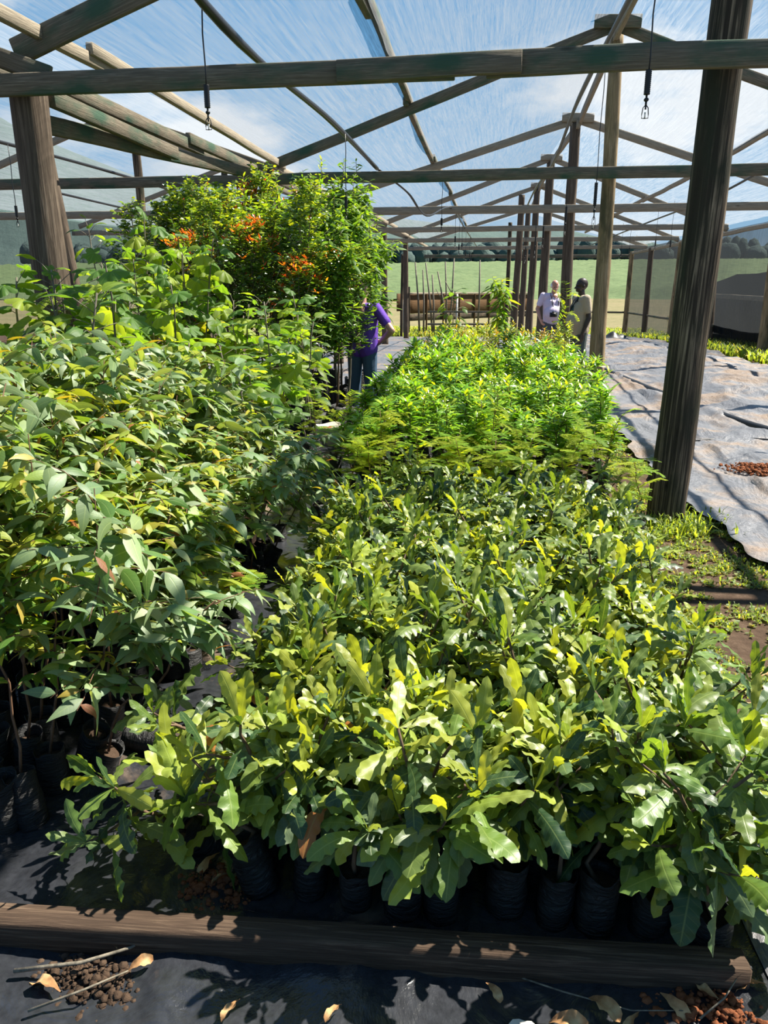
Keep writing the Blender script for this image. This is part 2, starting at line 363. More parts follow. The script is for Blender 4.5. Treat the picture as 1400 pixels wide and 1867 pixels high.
# lighter strip of folded sheet along the right edge of the front bed, bottom right corner
sheet('plastic_strip', .8, 1.3, .8, 4.2, 26, 110, lambda x, y: .03 + .02 * math.sin(x * 22 + y * 1.5) + .012 * crease(x, y, 1, 3, 1, 11), M['sheet_grey'],
      'folded grey plastic strip along right edge of the front bed', lambda y: (.76 + .05 * math.sin(y * 2.1) + .03 * (y - 1), 1.12 + .04 * math.sin(y * 3) - .09 * (y - .8) + .02 * y))
def strip_tube(name, pts, r, mat, label, cat, n=8, squash=.6, parent=None):
    P = [Vector(p) for p in pts]; out = []
    for i in range(len(P) - 1):
        p0 = P[max(0, i - 1)]; p1 = P[i]; p2 = P[i + 1]; p3 = P[min(len(P) - 1, i + 2)]
        for k in range(8):
            t = k / 8; out.append(.5 * ((2 * p1) + (-p0 + p2) * t + (2 * p0 - 5 * p1 + 4 * p2 - p3) * t * t + (-p0 + 3 * p1 - 3 * p2 + p3) * t ** 3))
    out.append(P[-1]); g = G(); a = np.array([tuple(p) for p in out]); rr = np.array([r * (1 + .25 * noise.noise(Vector((i * .35, 0, r * 99)))) for i in range(len(a))])
    tube(g, a, rr, n); o = g.build(name, mat, parent, attrs=False)
    if label: tag(o, label, cat)
    return o
def gz(x, y, h=0): return (x, y, ground_z(x, y) + h)
strip_tube('rolled_sheet', [gz(3.9, 7.2, .08), gz(3.17, 9.15, .09), gz(2.75, 11.2, .07), gz(2.45, 13.2, .07), gz(2.3, 14.8, .06), gz(1.95, 17.5, .05)], .055, M['black'], 'long black roll of plastic lying across the grey sheet', 'rolled plastic')
strip_tube('hose', [gz(2.05, 3.4, .05), gz(2.15, 4.6, .06), gz(2.12, 5.4, .06), gz(2.3, 6.3, .05), gz(2.5, 7.0, .05)], .02, M['black'], 'black hose winding over the sheet right of nearest post', 'hose')
strip_tube('hose', [gz(2.2, 8.6, .06), gz(2.8, 8.7, .08), gz(3.5, 8.4, .09), gz(4.2, 8.5, .07)], .014, M['black'], 'thin black hose lying crosswise below the plastic roll', 'hose')
g = G(); 
for i in range(26):
    for j in range(27):
        pass
v = []
for j in range(25):
    for i in range(25):
        x = -1 + 2 * i / 24; y = -1 + 2 * j / 24; r = math.hypot(x, y)
        v.append((2.95 + x * .9 + 1.1, 27 + y * .8, ground_z(0, 27) + .02 + max(0, 1 - r) * (.34 + .2 * noise.noise(Vector((x * 3, y * 3, 2))))))
g.add(v, grid_faces(24, 25)); tag(g.build('plastic_heap', M['black'], attrs=False), 'crumpled heap of black plastic near far right corner', 'plastic heap')
# red soil spilled on sheets
def soil_patch(x, y, r, seed, label, h=.03, mat='redsoil'):
    """loose crumbs and clods heaped on the sheet"""
    rr = random.Random(seed); g = G(); n = 900
    for i in range(n):
        a = rr.gauss(0, .45); b = rr.gauss(0, .45)
        if math.hypot(a, b) + .6 * noise.noise(Vector((a * 2.5, b * 2.5, seed))) > 1: continue
        c = max(.15, 1 - math.hypot(a, b)); q = (.003 + .013 * rr.random() ** 3) * (1.6 if r[0] > .4 else 1); X = x + a * r[0]; Y = y + b * r[1]; Z = ground_z(X, Y) + .012 + h * c * rr.random() + (.05 if r[0] > .4 else 0)
        v = []
        for k in range(4):
            t = math.pi * (k + .02) / 3.04
            for m_ in range(5):
                u = 6.283 * m_ / 5 + k; w = q * math.sin(t) * rr.uniform(.75, 1.25); v.append((X + w * math.cos(u), Y + w * math.sin(u), Z + q * .7 * math.cos(t)))
        g.add(v, grid_faces(3, 5, True))
    return tag(g.build('spilled_soil', M[mat], attrs=False, smooth=False), label, 'soil', kind='stuff')
soil_patch(2.55, 7.3, (.45, .3), 1, 'rust-red soil spilled on the grey sheet right of nearest post', .05)
soil_patch(.62, 1.55, (.28, .12), 3, 'red soil crumbs below right end of the squared log', .045)
soil_patch(1.0, 2.2, (.12, .7), 4, 'red soil streak beside the plastic strip, lower right', .035)
soil_patch(-.78, 1.78, (.16, .16), 5, 'brown soil and litter behind the log, left of first bag', .04)
soil_patch(-.95, 1.42, (.24, .10), 6, 'soil and roots in bottom left corner before the log', .04, 'soil')

# ---------------------------------------------------------------- timber
def beam(name, p0, p1, w, h, mat, label, cat, seed=0, sag=0, group=None):
    """sawn timber from p0 to p1, w across, h high, slightly uneven"""
    p0, p1 = Vector(p0), Vector(p1); L = (p1 - p0).length; n = max(4, int(L / .35)); v = []
    for i in range(n + 1):
        t = i / n; x = t * L
        dy = .012 * noise.noise(Vector((x * .7, seed, 0))); dz = .015 * noise.noise(Vector((x * .6, seed, 5))) - sag * 4 * t * (1 - t)
        for (a, b) in ((-1, -1), (1, -1), (1, 1), (-1, 1)):
            k = 1 + .06 * noise.noise(Vector((x * 1.5, seed + a, b)))
            v.append((x, dy + a * w * .5 * k, dz + b * h * .5 * k))
    f = grid_faces(n, 4, True); f += [(3, 2, 1, 0), (4 * n, 4 * n + 1, 4 * n + 2, 4 * n + 3)]
    g = G(); g.add(v, f); o = g.build(name, mat, attrs=False, smooth=False)
    bv = o.modifiers.new('bevel', 'BEVEL'); bv.width = .006; bv.segments = 1; bv.limit_method = 'ANGLE'
    d = (p1 - p0).normalized(); y = Vector((0, 0, 1)).cross(d).normalized(); z = d.cross(y)
    o.matrix_world = Matrix(((d.x, y.x, z.x, p0.x), (d.y, y.y, z.y, p0.y), (d.z, y.z, z.z, p0.z), (0, 0, 0, 1)))
    return tag(o, label, cat, group) if label else o
def post(name, base, top, r0, r1, mat, label, seed=0, n=26):
    """log post; its own X axis runs up the trunk so the grain follows it"""
    p0, p1 = Vector(base), Vector(top); L = (p1 - p0).length; k = 44; v = []
    for i in range(k + 1):
        t = i / k; x = t * L; r = r0 + (r1 - r0) * t
        bx = .02 * noise.noise(Vector((x * .5, seed, 1))); by = .02 * noise.noise(Vector((x * .5, seed, 7)))
        for j in range(n):
            a = 2 * math.pi * j / n
            q = r * (1 + .10 * noise.noise(Vector((x * 1.1, math.cos(a) * 1.3 + seed, math.sin(a) * 1.3))) + .05 * noise.noise(Vector((x * .8, math.cos(a) * 6 + seed, math.sin(a) * 6))))
            v.append((x, bx + q * math.cos(a), by + q * math.sin(a)))
    v2 = list(v); g = G(); f = grid_faces(k, n, True)
    c0 = len(v2)
    for (i0, xx) in ((0, 0), (k, L)):
        st = len(v2)
        for j in range(n): 
            q = v2[i0 * n + j]; v2.append((q[0], q[1] * .02, q[2] * .02))
        for j in range(n):
            a, b = i0 * n + j, i0 * n + (j + 1) % n; f.append((a, b, st + (j + 1) % n, st + j) if i0 else (b, a, st + j, st + (j + 1) % n))
    g.add(v2, f); o = g.build(name, mat, attrs=False)
    d = (p1 - p0).normalized(); y = Vector((0, 1, 0)).cross(d).normalized(); z = d.cross(y)
    o.matrix_world = Matrix(((d.x, y.x, z.x, p0.x), (d.y, y.y, z.y, p0.y), (d.z, y.z, z.z, p0.z), (0, 0, 0, 1)))
    return tag(o, label, 'post') if label else o

ORD = ['first', 'second', 'third', 'fourth', 'fifth', 'sixth', 'seventh', 'eighth', 'ninth', 'tenth', 'eleventh', 'twelfth', 'thirteenth', 'fourteenth', 'fifteenth', 'sixteenth',
       'seventeenth', 'eighteenth', 'nineteenth', 'twentieth', 'twenty-first', 'twenty-second', 'twenty-third', 'twenty-fourth', 'twenty-fifth', 'twenty-sixth', 'twenty-seventh', 'twenty-eighth', 'twenty-ninth', 'thirtieth']
ROW = [5.7, 11.8, 16.6, 24, 30, 36]
RZ = [4.95, 4.95, 4.68, 5.0, 4.92, 4.7]; TZ = [3.05, 3.12, 3.05, 3.12, 3.09, 3.03]
XL, XR, XC, XLL = -3.3, 6.3, 1.47, -8.1
EZL, EZR = 3.32, 3.05
rowname = ['nearest row', 'second row', 'third row', 'fourth row', 'fifth row', 'sixth row']
post('wooden_post', (1.36, 5.8, -.02), (1.44, 5.78, 4.9), .135, .115, M['post_dark'], 'thick dark weathered log post standing nearest on the right', 3)
post('wooden_post', (1.60, 12.0, -.02), (1.50, 11.95, 4.86), .115, .085, M['post_tan'], 'tan round log post beside the man in khaki t-shirt', 9)
post('wooden_post', (1.46, 16.62, ground_z(0, 16.6)), (1.44, 16.62, 4.6), .12, .10, M['post_brown'], 'brown log post partly hiding the man with the camera', 14)
for i, dx in ((3, -.02), (4, -.1), (5, -.2)):
    post('wooden_post', (XC + dx, ROW[i] + .05, ground_z(0, ROW[i])), (XC + dx * .6, ROW[i] + .05, RZ[i] - .1), .14, .11, M['post_brown'], f'ridge post in the {rowname[i]} behind the white-haired man', 20 + i)
post('wooden_post', (.72, 27.2, ground_z(0, 27)), (.80, 27.2, 4.35), .12, .10, M['post_brown'], 'extra prop post just left of the line of ridge posts', 41)
post('wooden_post', (.62, 36.2, ground_z(0, 36)), (.62, 36.2, 4.1), .09, .08, M['post_dark'], 'slim far prop post left of the ridge posts at the end', 42)
post('wooden_post', (-3.36, 5.75, -.02), (-3.36, 5.75, 3.12), .135, .125, M['post_brown'], 'thick brown log post at upper left beneath the nearest tie beam', 51)
for i in range(1, 5):
    post('wooden_post', (XL + .05, ROW[i], ground_z(0, ROW[i])), (XL, ROW[i], EZL - .12), .10, .09, M['post_brown'], f'valley post of the {rowname[i]}, left behind the tall bushes', 60 + i)
post('wooden_post', (-5.6, 10.4, 0), (-5.95, 10.4, 3.5), .1, .085, M['post_brown'], 'leaning slim post just right of the upper left log post', 71)
for i, (y0, y1) in enumerate(((6.2, 6.2), (12.2, 12.2), (19.4, 19.5), (24.03, 24.6), (29.1, 28.9), (34.1, 34.2), (39, 38.8))):
    post('wooden_post', (XR, y0, ground_z(0, y0)), (XR, y1, 2.95), .12, .10, M['post_brown'] if i % 2 else M['post_tan'], f'right side wall post, {ORD[i]} from the camera', 80 + i)
for i, x in enumerate((-4.35,)):
    post('wooden_post', (x, 38, ground_z(0, 38)), (x + .02, 38, 2.85), .07, .06, M['post_dark'], ('thin dark end wall post nearest the tall bushes', 'thin dark end wall post right of its twin by the bushes')[i], 95 + i)
for i in (1, 2, 3, 4, 5):
    post('wooden_post', (XLL, ROW[i] + (1.4 if i == 2 else 0), ground_z(0, ROW[i])), (XLL, ROW[i] + (1.4 if i == 2 else 0), 4.8), .10, .09, M['post_dark'], f'ridge post of the left-hand bay in the {rowname[i]}', 100 + i)
# tie beams
bl = 'tie beam'
for i, y in enumerate(ROW):
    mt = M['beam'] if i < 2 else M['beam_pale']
    hh = (.155, .15, .15, .15, .15, .15)[i]
    z = TZ[i]; yy = y - .16
    if i == 0:
        beam('tie_beam', (-5.4, yy, z - .03), (-.3, yy, z - .01), .05, .14, mt, 'left length of the nearest tie beam crossing above the bushes', bl, 1)
        beam('tie_beam', (-1.06, yy - .055, z - .02), (.12, yy - .055, z + .0), .05, .13, M['beam'], 'short splice board nailed on the nearest tie beam', bl, 2)
        beam('tie_beam', (-.1, yy, z + .0), (5.2, yy, z + .03), .05, .15, mt, 'right length of the nearest tie beam, passing thick dark post', bl, 3)
    else:
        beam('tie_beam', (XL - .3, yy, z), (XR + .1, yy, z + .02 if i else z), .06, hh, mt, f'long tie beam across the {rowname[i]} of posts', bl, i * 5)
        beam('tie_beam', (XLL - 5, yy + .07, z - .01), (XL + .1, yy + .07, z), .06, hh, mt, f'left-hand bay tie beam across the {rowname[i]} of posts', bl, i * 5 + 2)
beam('tie_beam', (-3.3, 38, 2.75), (6.3, 38.9, 2.75), .06, .16, M['beam'], 'dark beam along top of the open far end', bl, 77)
# rafters
for i, y in enumerate(ROW):
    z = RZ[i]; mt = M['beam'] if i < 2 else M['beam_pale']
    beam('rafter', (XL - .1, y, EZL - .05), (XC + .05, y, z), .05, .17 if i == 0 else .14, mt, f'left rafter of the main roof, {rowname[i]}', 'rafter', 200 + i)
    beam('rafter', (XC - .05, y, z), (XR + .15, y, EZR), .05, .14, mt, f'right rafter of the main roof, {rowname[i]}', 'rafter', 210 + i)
    if i > 0:
        beam('ridge_cap_board', (XC - .3, y - .06, z + .02), (XC + .3, y - .06, z + .0), .04, .16, mt, f'short board over the ridge joint of the {rowname[i]}', 'board', 220 + i)
        beam('rafter', (XLL, y, 4.9), (XL + .1, y, EZL - .08), .05, .14, mt, f'right rafter of the left-hand bay, {rowname[i]}', 'rafter', 230 + i)
        beam('rafter', (XLL - 4.8, y, 3.3), (XLL, y, 4.9), .05, .14, mt, f'left rafter of the left-hand bay, {rowname[i]}', 'rafter', 240 + i)
# a short scab plank nailed against ridge post
beam('prop_board', (1.66, 11.9, 3.75), (1.66, 11.9, 4.62), .04, .09, M['beam_pale'], 'short upright board nailed beside top of the tan post', 'board', 250)
# purlins
def multi(name, pts, w, h, mat, lab, cat, seed):
    for i in range(len(pts) - 1):
        a, b = Vector(pts[i]), Vector(pts[i + 1]); off = Vector((.03 * (i % 2), 0, .05 * (i % 2)))
        d = (b - a).normalized() * .25
        beam(name, a - d + off, b + d + off, w, h, mat, lab % (['nearest', 'second', 'third', 'fourth', 'fifth', 'sixth'][i]), cat, seed + i)
multi('purlin', [(-1.25, 1.5, 3.95), (-1.26, 7.9, 4.12), (-1.3, 11.9, 4.08), (-1.3, 16.6, 3.98), (-1.35, 24, 4.10), (-1.35, 32, 4.06), (-1.35, 38.5, 3.95)], .07, .10, M['beam'], '%s length of the purlin halfway up the left slope', 'purlin', 300)
multi('ridge_beam', [(XC, 4, 4.86), (XC, 11.8, 4.84), (XC, 16.6, 4.56), (XC, 24, 4.88), (XC, 30, 4.8), (XC, 38.5, 4.6)], .06, .14, M['beam_pale'], '%s length of the ridge beam', 'ridge beam', 320)
multi('purlin', [(4.1, 6, 3.96), (4.1, 11.8, 3.90), (4.1, 18, 3.84), (4.1, 24, 3.86), (4.1, 30, 3.84), (4.1, 38.5, 3.8)], .06, .09, M['beam_pale'], '%s length of the purlin on the right slope', 'purlin', 340)
multi('eave_beam', [(XL + .10, 2.2, 3.34), (XL + .1, 6.6, 3.40), (XL + .1, 11.9, 3.30), (XL + .1, 18, 3.28), (XL + .1, 26, 3.28), (XL + .1, 38.5, 3.2)], .06, .09, M['plank'] if 0 else M['beam_pale'], '%s length of the brown eave timber left of main roof', 'eave beam', 360)
multi('eave_beam', [(XL - .22, 3.4, 3.26), (XL - .22, 9.4, 3.22), (XL - .22, 18, 3.2), (XL - .22, 26, 3.2)], .06, .12, M['beam'], '%s length of the green valley timber at the left', 'eave beam', 370)
multi('eave_beam', [(XR, 6, 2.98), (XR, 12.2, 2.98), (XR, 19.4, 2.95), (XR, 24.6, 2.93), (XR, 29, 2.9), (XR, 39, 2.87)], .06, .10, M['beam_pale'], '%s length of the eave beam over right side wall', 'eave beam', 380)
multi('purlin', [(-5.6, 4.5, 4.02), (-5.6, 11.8, 4.0), (-5.6, 18, 3.98), (-5.6, 26, 3.98)], .06, .12, M['beam'], '%s length of the purlin in the left-hand bay', 'purlin', 390)
multi('ridge_beam', [(XLL, 11.8, 4.9), (XLL, 18, 4.85), (XLL, 26, 4.85)], .06, .12, M['beam'], '%s length of the ridge beam in the left-hand bay', 'ridge beam', 395)
beam('brace', (-3.28, 5.9, 3.02), (-3.3, 8.3, 2.98), .06, .12, M['beam'], 'short green brace ending behind the upper left log post', 'brace', 401)
beam('brace', (-3.42, 5.9, 2.86), (-3.35, 11.7, 3.16), .07, .13, M['beam'], 'long mossy brace running back from upper left log post', 'brace', 402)
beam('brace', (-4.4, 5.5, 3.55), (-3.1, 5.6, 3.10), .05, .12, M['beam'], 'short slanted brace on the upper left log post', 'brace', 403)
# far end rails and right side rail
beam('rail', (-3.1, 38.1, .22), (6.3, 39, .22), .05, .09, M['beam'], 'dark upper rail across the open far end', 'rail', 410)
beam('rail', (-3.1, 38.05, -.35), (-.2, 38.3, -.35), .05, .09, M['beam'], 'dark lower rail at left of the open far end', 'rail', 411)
beam('rail', (6.35, 24, .45), (6.35, 39, .2), .05, .08, M['beam'], 'mossy rail along far part of right side wall', 'rail', 412)

# nets (they make the roof and walls)
def net(name, p00, p10, p11, p01, nu, nv, mat, sag=.05, per=1):
    P = [Vector(p) for p in (p00, p10, p11, p01)]; v = []
    n = ((P[1] - P[0]).cross(P[3] - P[0])).normalized()
    if n.z > 0: n = -n
    for j in range(nv + 1):
        t = j / nv
        for i in range(nu + 1):
            s = i / nu; p = P[0] * (1 - s) * (1 - t) + P[1] * s * (1 - t) + P[2] * s * t + P[3] * (1 - s) * t
            p = p + n * (sag * abs(math.sin(math.pi * t * per)) * math.sin(math.pi * s) + .02 * noise.noise(p * 1.3)); v.append(tuple(p))
    g = G(); g.add(v, grid_faces(nv, nu + 1)); o = g.build(name, mat, attrs=False); o['kind'] = 'structure'; return o
ys = [-1.5] + ROW + [39]; zr = [4.97] + RZ + [4.6]
for i in range(len(ys) - 1):
    a, b = ys[i], ys[i + 1]
    net('ceiling', (XL, a, EZL + .12), (XC, a, zr[i] + .13), (XC, b, zr[i + 1] + .13), (XL, b, EZL + .12), 12, 14, M['net'], .06)
    net('ceiling', (XC, a, zr[i] + .13), (XR + .1, a, EZR + .12), (XR + .1, b, EZR + .12), (XC, b, zr[i + 1] + .13), 12, 14, M['net'], .06)
net('ceiling', (XLL, -1.5, 5.05), (XL, -1.5, 3.42), (XL, 30, 3.42), (XLL, 30, 5.0), 12, 60, M['net'], .08, 5)
net('ceiling', (XLL - 4.9, -1.5, 3.5), (XLL, -1.5, 5.05), (XLL, 30, 5.0), (XLL - 4.9, 30, 3.5), 12, 60, M['net'], .08, 5)
net('wall_right', (XR + .1, 19.4, ground_z(0, 19) - .02), (XR + .1, 19.4, 3.05), (XR + .1, 39, 3.05), (XR + .1, 39, ground_z(0, 39)), 10, 60, M['net_side'], .05, 4)
net('wall_left', (-13.0, 2, -.1), (-13.0, 2, 3.45), (-13.0, 39, 3.45), (-13.0, 39, -1.0), 10, 60, M['net_side'], .05, 5)

# neighbouring black net house beyond right wall
nh = empty('shade_house', (7.0, 20, ground_z(0, 20))); tag(nh, 'black net house with a pale rail standing outside on the right', 'shade house')
def netpart(name, pts, mat, par, thick=.01):
    bm = bmesh.new(); vs = [bm.verts.new(p) for p in pts]; bm.faces.new(vs)
    bmesh.ops.subdivide_edges(bm, edges=bm.edges[:], cuts=14, use_grid_fill=True)
    for q in bm.verts: q.co += Vector((.05 * noise.noise(q.co * .9), .03 * noise.noise(q.co * 1.1 + Vector((5, 0, 0))), -.12 * abs(noise.noise(q.co * .5)) if 'roof' in name else 0))
    o = obj_bm(name, bm, mat, par, True); return o
netpart('netting', [(0, -8, 0), (0, 10.5, -.45), (0, 10.5, 1.30), (0, -8, 1.36)], M['net_black'], nh)
netpart('end_netting', [(0, 10.5, -.45), (6, 10.5, -.45), (6, 10.5, 1.30), (0, 10.5, 1.30)], M['net_black'], nh)
netpart('roof_netting', [(0, -8, 1.40), (0, 10.5, 1.34), (1.6, 10.2, 2.0), (1.6, -8, 2.35)], M['net_black'], nh)
netpart('roof_netting', [(1.6, -8, 2.35), (1.6, 10.2, 2.0), (6, 10.2, 1.5), (6, -8, 1.7)], M['net_black'], nh)
for k, yy in enumerate((-8, -3.4, 1.2, 5.8, 10.4)):
    g = G(); boxg(g, .04, .13, yy - .05, yy + .05, -.45, 1.32); g.build('leg', M['post_brown'], nh, False, False)
b = beam('rail', (-.06, -8, 1.37), (-.06, 10.6, 1.31), .06, .13, M['beam_pale'], None, None, 431); b.parent = nh; b.matrix_world = b.matrix_world

# ---------------------------------------------------------------- pipes and sprinklers
def pipe(pts, r, label): return strip_tube('irrigation_pipe', pts, r, M['pipe'], label, 'pipe', 8)
pipe([(-1.7, .5, 3.35), (-1.7, 3, 3.38), (-1.7, 5.5, 3.22), (-1.7, 8.5, 3.28), (-1.7, 11.7, 3.24)], .027, 'black pipe resting on the beams above the red-tipped bushes')
pipe([(-1.7, 11.7, 3.24), (-1.35, 12.5, 3.0), (-1.15, 13.6, 2.75), (-.9, 16.5, 3.1), (-.9, 24, 3.15), (-.8, 36, 3.1)], .016, 'black pipe dropping in a curve right of the tall bushes')
pipe([(1.02, 1, 3.95), (1.02, 5.4, 3.92), (1.05, 11.8, 4.1), (1.05, 16.5, 3.9), (1.02, 24, 4.1), (1.0, 36, 4.0)], .028, 'black pipe running just left beneath the main ridge')
pipe([(4.2, 3, 3.72), (4.3, 6, 3.7), (4.3, 11.7, 3.6), (4.2, 16.6, 3.3), (4.2, 24, 3.25), (4.1, 36, 3.15)], .022, 'black pipe along the right slope of the roof')
pipe([(-5.6, 3, 3.2), (-5.7, 8, 3.25), (-5.6, 11.6, 3.24), (-5.5, 18, 3.15), (-5.4, 30, 3.2)], .02, 'black pipe crossing the left-hand bay, upper of two')
pipe([(-7.6, 3, 3.15), (-7.6, 11.6, 3.2), (-7.5, 18, 3.1), (-7.4, 30, 3.1)], .02, 'black pipe crossing the left-hand bay, lower of two')
def make_sprinkler():
    r = empty('sprinkler', (0, 0, 0)); g = G()
    tube(g, [(0, 0, .82), (.006, .0, .6), (-.004, 0, .4), (.002, 0, .2), (0, 0, .12)], .0045, 6); g.build('hanging_tube', M['pipe'], r, False)
    g = G(); z = np.linspace(.0, .125, 26); tube(g, [(0, 0, q) for q in z], [.015 + (.004 if k % 2 else 0) for k in range(26)], 12); g.build('ribbed_weight', M['black'], r, False)
    g = G(); tube(g, [(0, 0, 0), (0, 0, -.012)], .006, 8); tube(g, [(0, 0, -.013 - .024 * q) for q in np.linspace(0, 1, 7)], [.004, .010, .0135, .014, .0135, .010, .004], 10)
    tube(g, [(0, 0, -.037), (0, 0, -.055)], .006, 8); g.build('check_valve', M['black'], r, False)
    g = G(); tube(g, [(-.004, 0, -.055), (-.014, 0, -.066), (-.018, 0, -.10), (-.018, 0, -.12), (0, 0, -.121), (.018, 0, -.12), (.018, 0, -.10), (.014, 0, -.066), (.004, 0, -.055)], .0028, 6)
    tube(g, [(0, 0, -.055), (0, 0, -.075)], .005, 8); g.build('bridge', M['black'], r, False)
    g = G(); tube(g, [(0, 0, -.118), (0, 0, -.105), (0, 0, -.09)], [.004, .0035, .006], 8); g.build('spinner', M['white_plastic'], r, False)
    return r
spr = make_sprinkler(); used = False
def put_spr(x, y, z, s, label):
    global used
    o = copy_tree(spr) if used else spr; used = True
    o.location = (x, y, z); o.scale = (1, 1, 1) if s is None else s; tag(o, label, 'sprinkler', 'sprinklers hanging from the pipes'); return o
put_spr(-1.77, 5.0, 2.745, None, 'black hanging sprinkler over the red-tipped bushes, nearest on the left')
put_spr(.815, 5.0, 2.745, None, 'black hanging sprinkler beside the thick dark post, nearest on the right')
cols_ = [('second pipe from the left', -1.7, 3.24), ('ridge pipe', 1.03, 3.95), ('right slope pipe', 4.25, 3.5)]
for nm, x, z in cols_:
    for k, y in enumerate((8.9, 13.3, 17.6, 20.5, 22.6, 26.5, 28.7, 32.4)):
        if nm[0] == 's' and y > 12: x = -.9
        if y == 8.9 and nm[0] == 's': xx = -1.7
        zb = 2.5 + (.05 if nm[0] != 's' else 0) + rnd.uniform(-.08, .08)
        put_spr(x + rnd.uniform(-.05, .05), y + rnd.uniform(-.3, .3), zb, (1, 1, max(.9, (z - zb) / .82)) if 0 else (1, 1, (z + .05 - zb) / .82), f'hanging sprinkler on the {nm}, {ORD[k + 1]} from the camera')
for k, (x, y) in enumerate(((-5.6, 9.0), (-5.55, 14.5), (-5.5, 19.5), (-7.55, 13), (-7.5, 17))):
    put_spr(x, y, 2.45, (1, 1, .95), f'hanging sprinkler in the left-hand bay, {ORD[k]} counted from the camera')

# ---------------------------------------------------------------- beyond the end: trough, stakes
tr = empty('wooden_trough', (-4.1, 41, -1.05)); tag(tr, 'long low orange plank trough on legs beyond the far end', 'trough')
A0 = Vector((-4.35, 41, 0)); A1 = Vector((2.2, 50, 0)); dd = (A1 - A0); dn = dd.normalized()
def tp(t, z, off=0):
    p = A0 + dd * t + Vector((dn.y, -dn.x, 0)) * -off; return Vector((p.x, p.y, ground_z(0, p.y) + z))
for nm, z, h in (('front_board', 1.62, .95), ('lower_board', .95, .34)):
    o = beam(nm, tp(0, z), tp(1, z - .05), .05, h, M['plank'] if nm[0] == 'f' else M['post_dark'], None, None, 440); o.parent = tr; o.matrix_parent_inverse = Matrix.Translation((4.1, -41, 1.05))
o = beam('back_board', tp(0, 1.7, .8), tp(1, 1.7, .8), .05, .9, M['plank'], None, None, 442); o.parent = tr; o.matrix_parent_inverse = Matrix.Translation((4.1, -41, 1.05))
for i in range(1):
    o = beam('top_rail', tp(0, 2.16, -.08), tp(1, 2.12, -.08), .06, .1, M['beam_pale'], None, None, 449); o.parent = tr; o.matrix_parent_inverse = Matrix.Translation((4.1, -41, 1.05))
for i in range(9):
    o = beam('leg', tp(i / 8, -.1, -.06), tp(i / 8, 2.15 if i else 2.5, -.06) + Vector((.001, 0, 0)), .09, .09, M['plank'] if i else M['post_dark'], None, None, 450 + i); o.parent = tr; o.matrix_parent_inverse = Matrix.Translation((4.1, -41, 1.05))
def at(x, y, Y):
    P = math.atan((933.5 - 508) / 1400); ya = R(7.8)
    f = Vector((-math.sin(ya) * math.cos(P), math.cos(ya) * math.cos(P), -math.sin(P))); r = Vector((math.cos(ya), math.sin(ya), 0)); u = r.cross(f)
    d = f * 1400 + r * (x - 700) + u * (933.5 - y); return Vector((0, 0, 1.75)) + d * (Y / d.y)
stk = [(757, 478, 766, 530, 41), (771, 492, 773, 545, 40.5), (776, 479, 790, 535, 41.2), (788, 501, 792, 552, 40.6), (798, 495, 818, 545, 41.5), (812, 477, 815, 520, 42), (828, 468, 819, 545, 41.6), (875, 474, 872, 550, 43), (925, 484, 926, 540, 45)]
for i, (xa, ya_, xb, yb, Y) in enumerate(stk):
    p1 = at(xa, ya_, Y); p0 = at(xb, yb, Y); p0.z = ground_z(0, Y); g = G()
    tube(g, [tuple(p0), tuple(p0.lerp(p1, .5) + Vector((.04, 0, 0))), tuple(p1)], [.055, .045, .035], 7)
    if i in (4, 6): q = p0.lerp(p1, .55); tube(g, [tuple(q), tuple(q + Vector((-.35, 0, .6)))], [.03, .02], 6)
    tag(g.build('branch_stake', M['bark_grey'], attrs=False), f'bare branch stake standing at the trough, {ORD[i]} from the left', 'stake')
for i, (x, Y) in enumerate(((833, 41), (736, 41))):
    p = at(x, 560, Y); g = G(); boxg(g, p.x - .05, p.x + .05, Y - .05, Y + .05, ground_z(0, Y) - .1, 1.0 if i == 0 else .7); tag(g.build('concrete_post', M['white_plastic'], attrs=False, smooth=False), ('pale concrete post in front of the plank trough', 'pale concrete post seen between the thin end wall posts')[i], 'post')

# ---------------------------------------------------------------- front timber
beam('squared_log', (-1.75, 1.49, .052), (.705, 1.645, .056), .075, .10, M['log'], 'rough squared log lying in front of the front bed', 'log', 500)

